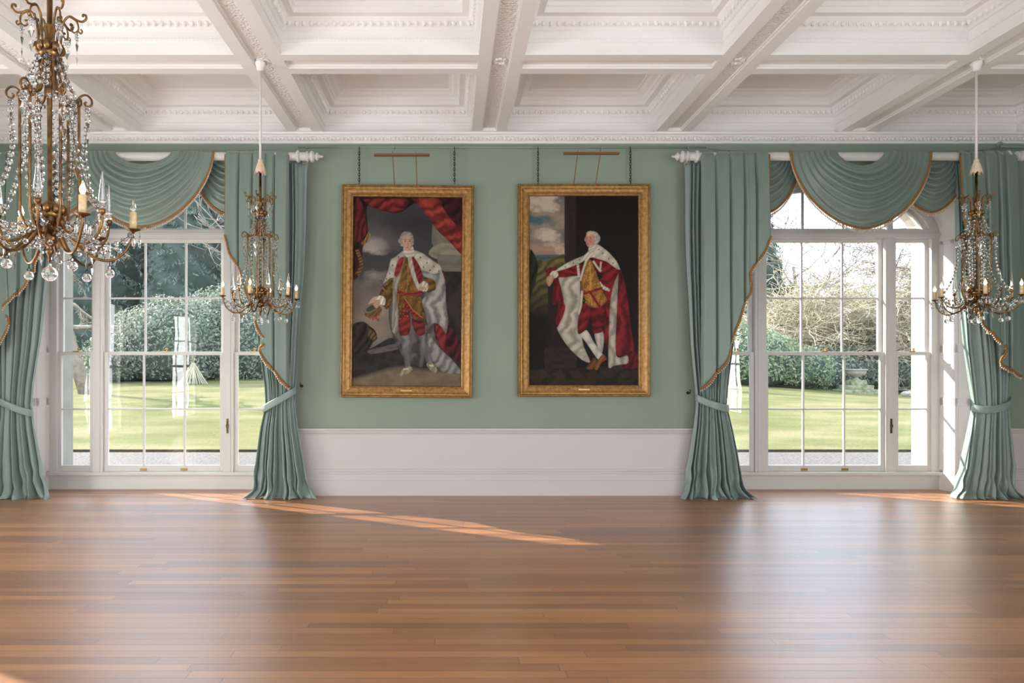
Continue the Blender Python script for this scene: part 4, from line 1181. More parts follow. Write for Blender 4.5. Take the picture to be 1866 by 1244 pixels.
FW, FH, FT = 1.735, 2.79, 0.155      # frame outer size and moulding width
def framed(name_c, x, z, rot, label, paint, canvas_rect, plate_px):
    r = tag(empty('framed_painting', (x, YN - 0.02, z)), label, 'painting')
    r.rotation_euler = (0, rot, 0)
    # moulding profile: (inset from the outer edge, forward)
    pr = [(0.0, 0.0), (0.0, 0.045), (0.008, 0.062), (0.020, 0.066), (0.028, 0.058), (0.036, 0.064), (0.050, 0.062), (0.075, 0.045), (0.100, 0.036), (0.112, 0.038),
          (0.118, 0.046), (0.128, 0.046), (0.134, 0.036), (0.146, 0.030), (0.155, 0.012)]
    m = MB()
    R = [[(-FW / 2 + s, -f, -FH / 2 + s), (FW / 2 - s, -f, -FH / 2 + s), (FW / 2 - s, -f, FH / 2 - s), (-FW / 2 + s, -f, FH / 2 - s)] for s, f in pr]
    for j in range(len(R) - 1):
        m.mi = 1 if j in (0, 1, 4, 13) else 0
        for i in range(4): m.quad(R[j][i], R[j][(i + 1) % 4], R[j + 1][(i + 1) % 4], R[j + 1][i])
    m.add(R[0], [(0, 1, 2, 3)])
    m.build('frame', [M['gilt'], M['worn_gilt']], r)
    m = MB()
    for (s, f, rad, step) in ((0.123, 0.047, 0.0085, 0.021), (0.014, 0.066, 0.0075, 0.019)):
        w, h = FW / 2 - s, FH / 2 - s
        nx, nz_ = int(2 * w / step), int(2 * h / step)
        for k in range(nx):
            xx = -w + (k + 0.5) * 2 * w / nx
            for zz in (-h, h): m.ball((xx, -f, zz), rad, 5, 3, rad)
        for k in range(nz_):
            zz = -h + (k + 0.5) * 2 * h / nz_
            for xx in (-w, w): m.ball((xx, -f, zz), rad, 5, 3, rad)
    m.build('beading', M['gilt'], r)
    cw, ch = FW / 2 - FT, FH / 2 - FT
    ny, nx = paint.ny, paint.nx
    me = bpy.data.meshes.new('canvas')
    gx, gz = np.meshgrid(np.linspace(-cw, cw, nx), np.linspace(ch, -ch, ny))
    co = np.stack([gx, np.full_like(gx, -0.016), gz], -1).reshape(-1, 3)
    idx = np.arange(nx * ny).reshape(ny, nx)
    q = np.stack([idx[:-1, :-1], idx[1:, :-1], idx[1:, 1:], idx[:-1, 1:]], -1).reshape(-1, 4)
    me.vertices.add(len(co)); me.vertices.foreach_set('co', co.ravel())
    me.loops.add(q.size); me.loops.foreach_set('vertex_index', q.ravel())
    me.polygons.add(len(q)); me.polygons.foreach_set('loop_start', np.arange(0, q.size, 4))
    me.update()
    at = me.color_attributes.new('paint', 'FLOAT_COLOR', 'POINT')
    grain = 1 + 0.12 * (np.random.default_rng(1).random((ny, nx, 1)) - 0.5)
    rgba = np.concatenate([np.clip(paint.c * grain * PAINT_GAIN, 0, 1), np.ones((ny, nx, 1))], -1)
    at.data.foreach_set('color', rgba.reshape(-1).astype(np.float32))
    me.materials.append(M['oil'])
    o = bpy.data.objects.new('canvas', me); COL.objects.link(o); o.parent = r
    m = MB(); m.box(-0.075, 0.075, -0.042, -0.034, -FH / 2 + 0.082, -FH / 2 + 0.108); m.build('name_plate', M['brass_plate'], r, bevel=0.003)
PAINT_GAIN = 0.84
framed('c1', (741.5 - 820) / 139.2, CAMZ + (665 - 530.5) / 139.2, radians(0.5), 'gilt framed portrait, robed man holding a hat under red drapery', painting_robed_in_landscape(), None, 0)
framed('c2', (1065 - 820) / 139.2, CAMZ + (665 - 528.5) / 139.2, 0.0, 'gilt framed portrait, robed man leaning on a pedestal against black', painting_robed_by_pedestal(), None, 0)

# ------------------------------------------------------------------ chandeliers
def chandelier():
    """local z measured above camera height; origin on the axis at the bottom ball"""
    r = empty('chandelier')
    B = 0.40                                     # local zero
    def Z(h): return h - B
    def part(mb, name, mat, parent=r, smooth=True): return mb.build(name, mat, parent, smooth)
    def pol(rad, a, h): return (rad * cos(a), rad * sin(a), Z(h))
    m = MB(); m.tube([(0, 0, Z(1.98)), (0, 0, Z(3.07))], 0.0125, 10); part(m, 'hanging_rod', M['white'])
    m = MB(); m.lathe([(0.02, Z(2.975)), (0.035, Z(2.985)), (0.04, Z(3.01)), (0.052, Z(3.04)), (0.055, Z(3.078))], n=20); part(m, 'ceiling_rose', M['plaster'])
    m = MB()
    def tas(s, v):
        a = 2 * pi * s; rr = 0.018 + 0.038 * v ** 0.7 + 0.005 * cos(a * 9) * v
        return (rr * cos(a), rr * sin(a), Z(2.065 - 0.125 * v - 0.012 * v * cos(a * 9)))
    m.grid(tas, 54, 8, wrap=True); m.lathe([(0.014, Z(2.05)), (0.024, Z(2.06)), (0.024, Z(2.075)), (0.012, Z(2.09))], n=12); part(m, 'tassel', M['cream'])
    m = MB(); m.lathe([(0.013, Z(1.99)), (0.013, Z(1.66)), (0.022, Z(1.655)), (0.030, Z(1.63)), (0.018, Z(1.60)), (0.024, Z(1.585)), (0.030, Z(1.56)), (0.042, Z(1.545)), (0.05, Z(1.525)), (0.032, Z(1.50)), (0.02, Z(1.48)),
                       (0.026, Z(1.46)), (0.014, Z(1.43)), (0.011, Z(1.2)), (0.011, Z(0.80)), (0.03, Z(0.79)), (0.05, Z(0.765)), (0.055, Z(0.74)), (0.035, Z(0.71)), (0.022, Z(0.69)), (0.022, Z(0.65)), (0.038, Z(0.635)), (0.046, Z(0.615)),
                       (0.03, Z(0.59)), (0.012, Z(0.575)), (0.018, Z(0.56)), (0.02, Z(0.55)), (0.008, Z(0.535)), (0.005, Z(0.50))], n=16)
    part(m, 'stem', M['brass'])
    # leaf cups round the hub and the collar
    for nm, rings in (('hub_leaves', ((0.755, 0.062, 1), (0.70, 0.05, -1))), ('collar_leaves', ((1.54, 0.052, 1),))):
        m = MB()
        for k in range(10):
            a = 2 * pi * k / 10
            for (h, rad, s) in rings: m.ball(pol(rad, a + (0.3 if s < 0 else 0), h), 0.020, 6, 4, 0.026)
        m.lathe([(0.03, Z(rings[0][0]) - 0.05), (rings[0][1], Z(rings[0][0]) - 0.045), (rings[0][1], Z(rings[0][0])), (0.03, Z(rings[0][0]) + 0.005)], n=16)
        part(m, nm, M['brass'])
    def bead_string(pts, n, rad=0.0115, taper=0.0):
        s = MB(); P = [Vector(p) for p in pts]; L = [0]
        for a, b in zip(P[:-1], P[1:]): L.append(L[-1] + (b - a).length)
        s.mi = 1; s.tube(P, 0.0012, 3); s.mi = 0
        for k in range(n):
            d = (k + 0.5) / n * L[-1]; i = max(j for j in range(len(L)) if L[j] <= d + 1e-9); i = min(i, len(P) - 2)
            p = P[i] + (P[i + 1] - P[i]) * ((d - L[i]) / (L[i + 1] - L[i]))
            s.ball(p, rad * 1.2 * (1 + taper * sin(k * 2.1)), 9, 6)
        return s.build('bead_string', [M['crystal'], M['iron']], r)
    def pendant(p, a, big=1.0, parent=r):
        s = MB(); c = Vector(p); t = Vector((-sin(a), cos(a), 0)); o = Vector((cos(a), sin(a), 0))
        for k in range(6):                      # rosette
            b = 2 * pi * k / 6; q = c + t * 0.013 * big * cos(b) + Vector((0, 0, 0.013 * big * sin(b) - 0.015))
            s.ball(q, 0.0095 * big, 6, 4)
        s.ball(c + Vector((0, 0, -0.015)), 0.008 * big, 6, 4)
        def leaf(zc, w, h):                     # cut leaf drop
            v = [c + Vector((0, 0, zc + h)), c + Vector((0, 0, zc - h))]
            ring = []
            for k in range(8):
                b = 2 * pi * k / 8; q = w * (1.0 if k % 2 == 0 else 0.78)
                ring.append(c + t * q * cos(b) + o * q * 0.38 * sin(b) + Vector((0, 0, zc + h * 0.1)))
            s.add(v + ring, [(0, 2 + k, 2 + (k + 1) % 8) for k in range(8)] + [(1, 2 + (k + 1) % 8, 2 + k) for k in range(8)])
        leaf(-0.062 * big, 0.020 * big, 0.034 * big); leaf(-0.125 * big, 0.013 * big, 0.032 * big)
        return s.build('crystal_pendant', M['crystal'], parent)
    A0 = radians(-40); dead = []
    for k in range(6):
        a = A0 + k * pi / 3
        # upper bracket with scrolls
        m = MB()
        m.tube(spline([pol(0.045, a, 1.525), pol(0.05, a, 1.60), pol(0.058, a, 1.675), pol(0.085, a, 1.712), pol(0.115, a, 1.70), pol(0.14, a, 1.695), pol(0.158, a, 1.71), pol(0.158, a, 1.728), pol(0.146, a, 1.73), pol(0.144, a, 1.72)], 5), 0.0055, 7)
        m.tube(spline([pol(0.085, a, 1.712), pol(0.118, a, 1.69), pol(0.125, a, 1.655), pol(0.11, a, 1.635), pol(0.094, a, 1.645), pol(0.096, a, 1.662), pol(0.106, a, 1.66)], 5), 0.0045, 6)
        m.tube(spline([pol(0.122, a, 1.648), pol(0.135, a, 1.635), pol(0.142, a, 1.648), pol(0.134, a, 1.656)], 4), 0.004, 6)
        br = part(m, 'scroll_bracket', M['brass'])
        pendant(pol(0.118, a, 1.632), a, 1.0)
        # rods of the cage, flaring to the second tier and down into the arms
        m = MB()
        m.tube(spline([pol(0.042, a, 1.53), pol(0.044, a, 1.44), pol(0.048, a, 1.36), pol(0.066, a, 1.315), pol(0.10, a, 1.298), pol(0.128, a, 1.302)], 6), 0.0075, 8)
        m.tube(spline([pol(0.118, a, 1.298), pol(0.135, a, 1.325), pol(0.16, a, 1.335), pol(0.182, a, 1.315), pol(0.182, a, 1.288), pol(0.163, a, 1.278), pol(0.153, a, 1.292), pol(0.16, a, 1.302)], 6), 0.0055, 8)
        m.lathe([(0.008, 0.02), (0.014, 0.012), (0.014, -0.008), (0.008, -0.02)], pol(0.128, a, 1.295), 8)
        m.tube(spline([pol(0.127, a, 1.29), pol(0.127, a, 1.0), pol(0.127, a, 0.80), pol(0.12, a, 0.72), pol(0.09, a, 0.655), pol(0.045, a, 0.63)], 6), 0.0070, 8)
        part(m, 'cage_rod', M['brass'])
        pendant(pol(0.165, a, 1.268), a, 1.25)
        # candle arm
        m = MB()
        m.tube(spline([pol(0.02, a, 0.70), pol(0.07, a, 0.655), pol(0.12, a, 0.59), pol(0.19, a, 0.535), pol(0.265, a, 0.522), pol(0.325, a, 0.560), pol(0.362, a, 0.625), pol(0.372, a, 0.672)], 6), lambda t: 0.0085 - 0.0025 * t, 8)
        m.lathe([(0.006, 0), (0.013, 0.006), (0.034, 0.014), (0.036, 0.018), (0.02, 0.02), (0.0, 0.02)], pol(0.372, a, 0.668), 14)
        arm = part(m, 'candle_arm', M['brass'])
        m = MB(); m.lathe([(0.0165, 0), (0.017, 0.03), (0.0165, 0.082), (0.010, 0.085), (0.0, 0.085)], pol(0.372, a, 0.688), 14)
        part(m, 'candle_tube', M['candle'], arm)
        m = MB(); m.lathe([(0.006, 0), (0.0135, 0.012), (0.015, 0.024), (0.011, 0.042), (0.004, 0.058), (0.001, 0.066)], pol(0.372, a, 0.771), 12)
        bulb = part(m, 'bulb', M['crystal'], arm)
        if True:
            m = MB(); m.lathe([(0.001, 0), (0.007, 0.006), (0.009, 0.018), (0.003, 0.040)], pol(0.372, a, 0.779), 8)
            fil = part(m, 'filament', M['filament'], arm)
            if k == 1: dead.append(fil)
        m = MB(); m.tube([pol(0.265, a, 0.520), pol(0.265, a, 0.495)], 0.003, 6)
        ring = [Vector(pol(0.265, a, 0.486)) + Vector((0.009 * cos(t), 0, 0.009 * sin(t))) for t in [2 * pi * j / 10 for j in range(10)]]
        m.tube(ring, 0.002, 5, closed=True); part(m, 'ball_hook', M['iron'], arm)
        m = MB(); m.ball(pol(0.265, a, 0.457), 0.0225, 16, 10); part(m, 'glass_ball', M['crystal'])
        for j, off in enumerate((-0.5, 0.5, 0.0)):
            s = MB(); c = pol(0.372 + 0.03 * cos(off * 3), a + off * 0.16, 0.672)
            s.mi = 1; s.tube([c, (c[0], c[1], c[2] - 0.03)], 0.001, 3); s.mi = 0
            s.ball((c[0], c[1], c[2] - 0.022), 0.007, 6, 4); s.ball((c[0], c[1], c[2] - 0.058), 0.008, 6, 4, 0.026)
            s.build('icicle_drop', [M['crystal'], M['iron']], arm)
        # spire arm, half way between
        b = a + pi / 6
        m = MB()
        m.tube(spline([pol(0.02, b, 0.72), pol(0.06, b, 0.70), pol(0.10, b, 0.63), pol(0.165, b, 0.585), pol(0.235, b, 0.602), pol(0.275, b, 0.66), pol(0.285, b, 0.728)], 6), lambda t: 0.0078 - 0.002 * t, 8)
        m.lathe([(0.006, 0), (0.014, 0.012), (0.016, 0.024), (0.009, 0.030), (0.0, 0.03)], pol(0.285, b, 0.722), 10)
        sarm = part(m, 'spire_arm', M['brass'])
        m = MB(); c = pol(0.285, b, 0.752)
        m.lathe([(0.008, 0), (0.019, 0.008), (0.019, 0.016), (0.009, 0.022), (0.018, 0.034), (0.0185, 0.044), (0.013, 0.095), (0.008, 0.14), (0.003, 0.175), (0.001, 0.18)], c, 8)
        part(m, 'crystal_spire', M['crystal'], sarm, smooth=False)
        # strings of beads
        bead_string([pol(0.048, b, 1.505), pol(0.07, b, 1.43), pol(0.115, b, 1.32)], 5, 0.0125)
        bead_string([pol(0.040, a + 0.15, 1.505), pol(0.062, a + 0.2, 1.42), pol(0.11, a + 0.2, 1.32)], 4, 0.0115)
        bead_string([pol(0.105, a + 0.2, 1.29), pol(0.10, a + 0.2, 1.05), pol(0.085, a + 0.2, 0.80)], 12, 0.0118, 0.1)
        bead_string([pol(0.165, a + 0.1, 1.23), pol(0.155, b - 0.1, 1.05), pol(0.185, b, 0.90), pol(0.235, b, 0.79), pol(0.275, b, 0.735)], 14, 0.0118, 0.1)
        if k % 2 == 0: bead_string([pol(0.06, b, 1.25), pol(0.05, b, 0.85)], 9, 0.0125)
        # festoons between the arms
        f = []
        for j in range(7):
            t = j / 6; aa = a + t * pi / 3; f.append(pol(0.372 - 0.10 * sin(pi * t), aa, 0.672 - 0.135 * sin(pi * t)))
        bead_string(f, 9, 0.0105)
        bead_string([pol(0.285, b, 0.72), pol(0.23, b, 0.66), pol(0.15, b, 0.66), pol(0.08, b, 0.69)], 7, 0.0115)
        bead_string([pol(0.372, a, 0.665), pol(0.30, a + 0.04, 0.61), pol(0.20, a + 0.04, 0.60), pol(0.09, a, 0.66)], 8, 0.0105)
        pendant(pol(0.20, b, 0.60), b, 0.9); 
        # linking rings of crystals round the tiers
        bead_string([pol(0.128, a, 1.30), pol(0.118, a + pi / 6, 1.265), pol(0.128, a + pi / 3, 1.30)], 4, 0.010)
    m = MB(); m.ball((0, 0, Z(0.444)), 0.036, 20, 12); part(m, 'glass_ball', M['crystal'])
    m = MB(); m.ball((0, 0, Z(0.486)), 0.009, 8, 6); m.tube([(0, 0, Z(0.50)), (0, 0, Z(0.478))], 0.002, 5); part(m, 'bead_hook', M['crystal'])
    return r, dead
ch, unlit = chandelier()
tag(ch, 'large near crystal chandelier cropped by the top left corner', 'chandelier', 'crystal chandeliers')
for i, (x, y, lab) in enumerate(((-1.95, 3.43, None), (-1.92, 7.13, 'far left crystal chandelier hanging before the curtain of the left window'),
                                (5.33, 7.13, 'crystal chandelier at the right, hanging before the right window'))):
    o = ch if i == 0 else copy_tree(ch)
    o.location = (x, y, CAMZ + 0.40)
    if lab: o['label'] = lab
    if i: o.rotation_euler = (0, 0, radians((0, 10, -16)[i]))
for f in unlit: bpy.data.objects.remove(f)   # the right-hand lamp of the near chandelier is out

# ------------------------------------------------------------------ garden
GZ = -0.10
m = MB(); m.box(-45, 55, 10.20, 15.2, GZ - 0.1, GZ)
struct(m.build('gravel_terrace', M['gravel']))
def lawn_z(x, y):
    t = min(1, max(0, (y - 14.8) / 19.0))
    far = interp(x, [-60, -18, -9, 0, 13, 22, 40], [0.7, 0.95, 1.15, 1.15, 0.9, 0.25, 0.1])
    return GZ + 0.045 + (far + 0.05) * (t ** 1.25) * (1 if t < 1 else 1) + max(0, y - 33.8) * 0.03
m = MB()
m.grid(lambda s, t: (-60 + 130 * s, 14.8 + 62 * t ** 1.6, lawn_z(-60 + 130 * s, 14.8 + 62 * t ** 1.6)), 120, 60)
struct(m.build('lawn', M['lawn'], smooth=True))
m = MB(); m.box(-60, 70, 14.72, 14.82, GZ, GZ + 0.05)
struct(m.build('lawn_edge', M['soil']))

def np_mesh(name, verts, quads, mat, tint=None, parent=None, n=4):
    me = bpy.data.meshes.new(name)
    me.vertices.add(len(verts)); me.vertices.foreach_set('co', verts.astype(np.float32).ravel())
    me.loops.add(quads.size); me.loops.foreach_set('vertex_index', quads.astype(np.int32).ravel())
    me.polygons.add(len(quads)); me.polygons.foreach_set('loop_start', np.arange(0, quads.size, n, dtype=np.int32))
    me.update(); me.materials.append(mat)
    if tint is not None:
        a = me.attributes.new('tint', 'FLOAT', 'POINT'); a.data.foreach_set('value', tint.astype(np.float32))
    o = bpy.data.objects.new(name, me); COL.objects.link(o)
    if parent: o.parent = parent
    return o
def leaves(rng, P, N, size, ratio=0.5, droop=0.0, jitter=0.7):
    """leaf quads at points P with outward normals N"""
    n = len(P)
    d = rng.normal(size=(n, 3)); d /= np.linalg.norm(d, axis=1)[:, None]
    nn = N + jitter * d; nn /= np.linalg.norm(nn, axis=1)[:, None]
    u = np.cross(nn, rng.normal(size=(n, 3))); u[:, 2] -= droop; 
    u /= np.linalg.norm(u, axis=1)[:, None] + 1e-9
    v = np.cross(nn, u)
    s = size * (0.6 + 0.8 * rng.random((n, 1)))
    a, b = u * s, v * s * ratio
    V = np.stack([P - a, P + b, P + a, P - b], 1).reshape(-1, 3)
    Q = np.arange(4 * n).reshape(n, 4)
    t = np.repeat(rng.random(n) ** 1.5, 4)
    return V, Q, t
def limb_tree(rng_seed, base, height, spread, levels=4, r0=0.18, lean=(0, 0), kids=4, up=0.35, seg=4, wob=0.25, min_r=0.006, first=0.25, lr=(0.45, 0.7)):
    """bare branching tree as tapered tubes, returned as an MB"""
    rnd = random.Random(rng_seed); m = MB()
    def grow(p, d, L, rr, lev):
        pts = [p]; q = p.copy(); dd = d.copy()
        for i in range(seg):
            dd = (dd + Vector((rnd.uniform(-wob, wob), rnd.uniform(-wob, wob), rnd.uniform(-wob, wob) * 0.6 + up * 0.12))).normalized()
            q = q + dd * (L / seg); pts.append(q.copy())
        m.tube(pts, lambda t: max(min_r, rr * (1 - 0.65 * t)), 6 if lev == levels else (4 if lev > 1 else 3))
        if lev <= 0: return
        for k in range(kids + (2 if lev == levels else 0)):
            t = rnd.uniform(first if lev == levels else 0.15, 1.0); i = min(seg - 1, int(t * seg)); b = pts[i].lerp(pts[i + 1], t * seg - i)
            ax = Vector((rnd.gauss(0, 1), rnd.gauss(0, 1), rnd.gauss(0, 0.5) + up)).normalized()
            nd = (dd * 0.35 + ax * spread).normalized()
            grow(b, nd, L * rnd.uniform(*lr), rr * (1 - 0.6 * t) * 0.55, lev - 1)
    grow(Vector(base), Vector((lean[0], lean[1], 1)).normalized(), height, r0, levels)
    return m
def G(x, y): return lawn_z(x, y)

def bush(name, label, lobes, n, leaf, mat, seed, cat='shrub', group=None):
    """lobes: (x, y, z, rx, ry, rz) relative to the base"""
    rng = np.random.default_rng(seed)
    x0, y0 = lobes[0][0], lobes[0][1]
    r = tag(empty(name, (x0, y0, G(x0, y0) - 0.05)), label, cat, group)
    tot = sum(l[3] * l[5] for l in lobes); Vs, Qs, Ts = [], [], []; off = 0
    for (x, y, z, rx, ry, rz) in lobes:
        k = int(n * rx * rz / tot)
        d = rng.normal(size=(k, 3)); d /= np.linalg.norm(d, axis=1)[:, None]
        d = d[(d[:, 1] < 0.45) & (d[:, 2] > -0.55)]; k = len(d)
        ph = d @ rng.normal(size=(3, 6)) * 5
        bump = 1 + 0.05 * np.sin(ph).sum(1) / 1.6
        rad = (0.80 + 0.22 * rng.random(k)) * bump
        P = d * rad[:, None] * np.array([rx, ry, rz]) + np.array([x - x0, y - y0, z])
        P[:, 2] = np.maximum(P[:, 2], 0.03)
        V, Q, T = leaves(rng, P, d / np.array([rx, ry, rz]) * min(rx, rz), leaf, 0.42)
        Vs.append(V); Qs.append(Q + off); Ts.append(T); off += len(V)
    np_mesh('foliage', np.concatenate(Vs), np.concatenate(Qs), mat, np.concatenate(Ts), r)
    m = MB()                                    # opaque core added inside the leaves to stop sky showing through
    for (x, y, z, rx, ry, rz) in lobes: m.ball((x - x0, y - y0, z), 1.0, 12, 8, 1.0); 
    k = 0; per = 12 * 9
    vv = []
    for (x, y, z, rx, ry, rz) in lobes:
        for p in m.v[k:k + per]:
            vv.append((x - x0 + (p[0] - (x - x0)) * rx * 0.8, y - y0 + (p[1] - (y - y0)) * ry * 0.8, max(0.0, z + (p[2] - z) * rz * 0.8)))
        k += per
    m.v = vv
    m.build('opaque_core', M['conifer'], r, smooth=True)
    return r

bush('rhododendron', 'big grey-green rhododendron mound on the lawn, seen through the left window',
     [(-12.9, 33.5, 1.5, 3.4, 2.2, 2.5), (-15.6, 33.5, 0.9, 1.9, 1.8, 1.5), (-9.2, 34, 1.3, 3.0, 2.0, 2.5), (-14.2, 34.5, 1.7, 2.0, 2, 1.9), (-11.2, 35, 2.2, 3.0, 2, 2.3)], 46000, 0.08, M['rhodo'], 21)
bush('laurel', 'brighter green laurel rising behind the rhododendron, left window', [(-10.5, 38.5, 3.1, 3.2, 2, 2.5), (-6.9, 38.5, 2.8, 3.2, 2, 2.6), (-14.0, 39, 2.0, 2.2, 2, 2.2)], 22000, 0.09, M['laurel'], 22)
bush('rhododendron', 'pale rhododendron at the left of the right window view', [(14.4, 33.5, 1.1, 2.3, 1.8, 1.7), (12.2, 34, 1.0, 2.2, 1.8, 1.9), (16.6, 33.8, 0.7, 1.7, 1.6, 1.25), (13.2, 35, 2.0, 2.0, 1.8, 1.7)], 20000, 0.085, M['laurel'], 23)
bush('rhododendron', 'dark low rhododendron behind the stone urn, right window', [(19.0, 36, 0.8, 2.6, 1.8, 1.4), (22.6, 37, 0.7, 2.4, 1.8, 1.3), (16.6, 37.5, 0.9, 2.2, 1.8, 1.5)], 14000, 0.09, M['rhodo'], 24)

def conifer(label, x, y, h, w, seed, mat='conifer', n=9000, leaf=0.13, skirt=0.12, name='conifer'):
    rng = np.random.default_rng(seed)
    r = tag(empty(name, (x, y, G(x, y) - 0.1)), label, 'tree')
    t = rng.random(n) ** 0.75
    tiers = np.floor(t * 26) / 26
    rad = w * (1 - (t * 0.92) ** 1.3) * (0.45 + 0.55 * (1 - (t * 26 % 1))) * (0.55 + 0.45 * rng.random(n) ** 0.5)
    a = rng.random(n) * 2 * pi
    cl = 0.72 + 0.28 * np.sin(a * 5 + tiers * 60)
    P = np.stack([rad * cl * np.cos(a), rad * cl * np.sin(a), h * (skirt + (1 - skirt) * t) - rad * 0.25], 1)
    P[:, 2] = np.maximum(P[:, 2], 0.1)
    N = np.stack([np.cos(a), np.sin(a), 0.5 + 0 * a], 1)
    V, Q, T = leaves(rng, P, N, leaf, 0.35, droop=0.9, jitter=0.6)
    np_mesh('foliage', V, Q, M[mat], T, r)
    m = MB()
    def body(s_, v):
        a = 2 * pi * s_; q = v * 0.9; rr = w * 0.74 * (1 - q ** 1.3) * (0.8 + 0.2 * sin(a * 5 + v * 40))
        return (rr * cos(a), rr * sin(a), h * (skirt * 0.7 + (0.94 - skirt * 0.7) * v))
    m.grid(body, 24, 40, wrap=True); m.build('opaque_core', M['conifer'], r, smooth=True)  # opaque core added so no sky shows between the needles
    m = MB(); m.tube([(0, 0, 0), (0, 0, h * 0.93)], lambda q: 0.03 * w * (1 - q) + 0.05 + 0.02 * h * (1 - q), 8); m.build('trunk', M['bark'], r, smooth=True)
    return r
conifer('tall dark conifer in the middle of the left window view', -16.3, 44, 17, 4.4, 31, n=30000)
conifer('dark conifer behind the laurel at the right of the left window view', -11.6, 46, 16, 3.9, 32, n=26000)
conifer('dark conifer behind the pale bare trunk, left window', -23.0, 46, 18, 4.8, 33, n=28000)
conifer('dark tree at the far left behind the near chandelier', -29.0, 47, 18, 4.8, 34, n=13000)
conifer('tall dark conifer at the left of the right window view', 19.3, 44, 12.5, 3.2, 35, n=17000)
conifer('slim dark yew column behind the urn at the right side light', 29.0, 44, 7.5, 1.5, 36, n=8000, leaf=0.12)
conifer('low broad dark evergreen behind the bare thicket, right window', 23.2, 48, 6.6, 4.6, 37, n=12000)
conifer('broad dark evergreen at the left edge of the right window view', 15.2, 45, 9.0, 3.6, 38, n=11000)
# distant belt of mixed woodland: far crowns nobody could count
rng = np.random.default_rng(40)
Vs, Qs, Ts, off = [], [], [], 0
for k in range(70):
    x = -62 + 2.0 * k + rng.uniform(-0.8, 0.8); y = 58 + rng.uniform(-2, 3)
    if x < 6: hh = rng.uniform(14, 20)
    else: hh = rng.uniform(5.0, 7.5)
    n = 1500 if hh > 10 else 900
    d = rng.normal(size=(n, 3)); d /= np.linalg.norm(d, axis=1)[:, None]; d = d[d[:, 1] < 0.4]
    P = d * (0.75 + 0.3 * rng.random((len(d), 1))) * np.array([2.4, 2.0, hh * 0.52]) + np.array([x, y, hh * 0.48 + 1])
    V, Q, T = leaves(rng, P, d, 0.22, 0.5); Vs.append(V); Qs.append(Q + off); Ts.append(T); off += len(V)
    C8 = MB(); C8.grid(lambda a_, b_: (x + 1.8 * cos(2 * pi * a_) * sin(pi * b_), y + 0.4 + 1.4 * sin(2 * pi * a_) * sin(pi * b_), 1 + hh * 0.48 - hh * 0.44 * cos(pi * b_)), 14, 9, wrap=True)  # opaque core added inside each crown to hide the sky behind
    Vs.append(np.array(C8.v)); Qs.append(np.array(C8.f) + off); Ts.append(np.zeros(len(C8.v))); off += len(C8.v)
o = np_mesh('woodland', np.concatenate(Vs), np.concatenate(Qs), M['far_wood'], np.concatenate(Ts))
tag(o, 'distant belt of mixed woodland behind the garden trees', 'woodland', kind='stuff')

def bare(label, x, y, mb_args, mat='bark', name='bare_tree'):
    r = tag(empty(name, (x, y, G(x, y) - 0.05)), label, 'tree')
    m = limb_tree(*mb_args[0], **mb_args[1]); m.build('branches', M[mat], r, smooth=True)
    return r
bare('pale bare-trunked tree with drooping twigs in the left side light', -14.2, 27.5, ((51, (0, 0, 0), 8.5, 1.0), dict(levels=3, r0=0.27, kids=9, up=-0.5, lean=(-0.10, 0), first=0.05, min_r=0.012, wob=0.3, lr=(0.2, 0.34))), 'bark')
bare('leafless tree against the sky at the right of the left window', -12.6, 41, ((52, (0, 0, 0), 8.5, 0.8), dict(levels=4, r0=0.22, kids=4, up=0.4, min_r=0.02)), 'bark')
bare('bare grey tree rising against the sky left in the right window', 20.3, 41, ((53, (0, 0, 0), 7.6, 0.9), dict(levels=4, r0=0.24, kids=4, up=0.5, min_r=0.018)), 'bark')
bare('spreading bare tree whose boughs cross the top of the right window', 27.2, 39, ((54, (0, 0, 0), 8.2, 1.2), dict(levels=4, r0=0.34, kids=6, up=0.1, lean=(-0.25, -0.1), min_r=0.018)), 'bark')
bare('leaning bare tree low in the right side light of the right window', 23.7, 33.5, ((55, (0, 0, 0), 3.6, 1.0), dict(levels=4, r0=0.11, kids=4, up=0.3, lean=(-0.35, 0), min_r=0.010)), 'bark')
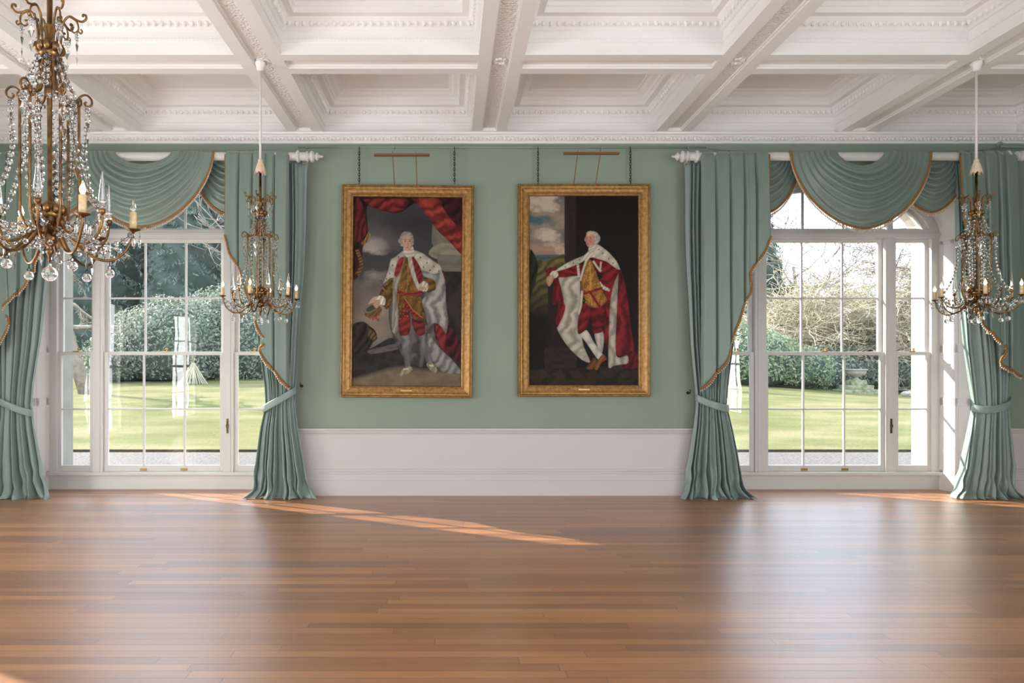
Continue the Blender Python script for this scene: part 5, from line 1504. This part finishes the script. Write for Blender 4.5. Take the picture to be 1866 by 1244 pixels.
for i, (x, y, s, lab) in enumerate(((18.6, 39, 61, 'pale twiggy thicket left of centre in the right window'), (21.2, 39.5, 62, 'tall pale twiggy thicket in the middle of the right window'),
                                   (23.6, 38.5, 63, 'pale twiggy bush right of centre in the right window'), (25.8, 39.2, 64, 'pale twiggy bush by the mullion of the right window'))):
    r = tag(empty('twiggy_shrub', (x, y, G(x, y) - 0.05)), lab, 'shrub', 'bare twiggy shrubs')
    mm = MB()
    for q in range(8):
        rr = random.Random(s * 10 + q); a = rr.uniform(0, 6.28)
        t = limb_tree(s * 17 + q, (0.5 * cos(a), 0.4 * sin(a), 0), rr.uniform(4.2, (5.0, 6.4, 6.0, 4.6)[i]), 1.2, levels=3, r0=0.06, kids=8, up=0.0, lean=(0.5 * cos(a), 0.4 * sin(a)), min_r=0.014, wob=0.45, seg=4, first=0.1)
        mm.add(t.v, t.f)
    mm.build('branches', M['twig'], r)

# stone urn, rockery, willow hurdle
def on(x, y): return G(x, y)
x, y = 18.75, 32.5
r = tag(empty('stone_urn', (x, y, on(x, y))), 'weathered stone urn on a mossy pedestal at the lawn edge', 'urn')
m = MB(); m.box(-0.85, 0.85, -0.5, 0.5, -0.1, 0.16); m.box(-0.6, 0.6, -0.4, 0.4, 0.16, 0.36); m.box(-0.34, 0.34, -0.3, 0.3, 0.36, 0.58); m.build('pedestal', M['lead'], r, bevel=0.03)
m = MB(); m.lathe([(0.16, 0.58), (0.18, 0.62), (0.08, 0.68), (0.09, 0.74), (0.30, 0.82), (0.42, 0.95), (0.40, 1.02), (0.48, 1.06), (0.47, 1.10), (0.36, 1.10), (0.3, 1.0)], n=20); m.build('bowl', M['stone'], r, smooth=True)
rr = random.Random(3)
ORD = ('first', 'second', 'third', 'fourth', 'fifth', 'sixth', 'seventh', 'eighth', 'ninth')
for k in range(9):
    x, y = 19.95 + k * 0.44 + rr.uniform(-0.1, 0.1), 32.4 + rr.uniform(-0.4, 0.5); s = rr.uniform(0.15, 0.28)
    m = MB(); m.ball((0, 0, s * 0.4), s, 8, 5, s * 0.7); m.v = [(p[0] * rr.uniform(0.85, 1.15), p[1] * rr.uniform(0.85, 1.15), max(-0.02, p[2])) for p in m.v]
    o = m.build('rock', M['stone'], loc=(x, y, on(x, y))); tag(o, 'pale rockery stone, %s to the right of the stone urn' % ORD[k], 'rock', 'rockery stones right of the urn')
r = tag(empty('twig_wigwam', (-11.3, 31.0, on(-11.3, 31.0))), 'low cone of stacked twigs against the rhododendron, left window', 'twig pile')
m = MB()
for k in range(60):
    a = 2 * pi * k / 60 + rr.uniform(-0.05, 0.05); m.tube([(0.62 * cos(a), 0.35 * sin(a), 0), (0.05 * cos(a), 0.03 * sin(a), rr.uniform(0.75, 0.95))], 0.016, 4)
m.build('twigs', M['twig'], r)
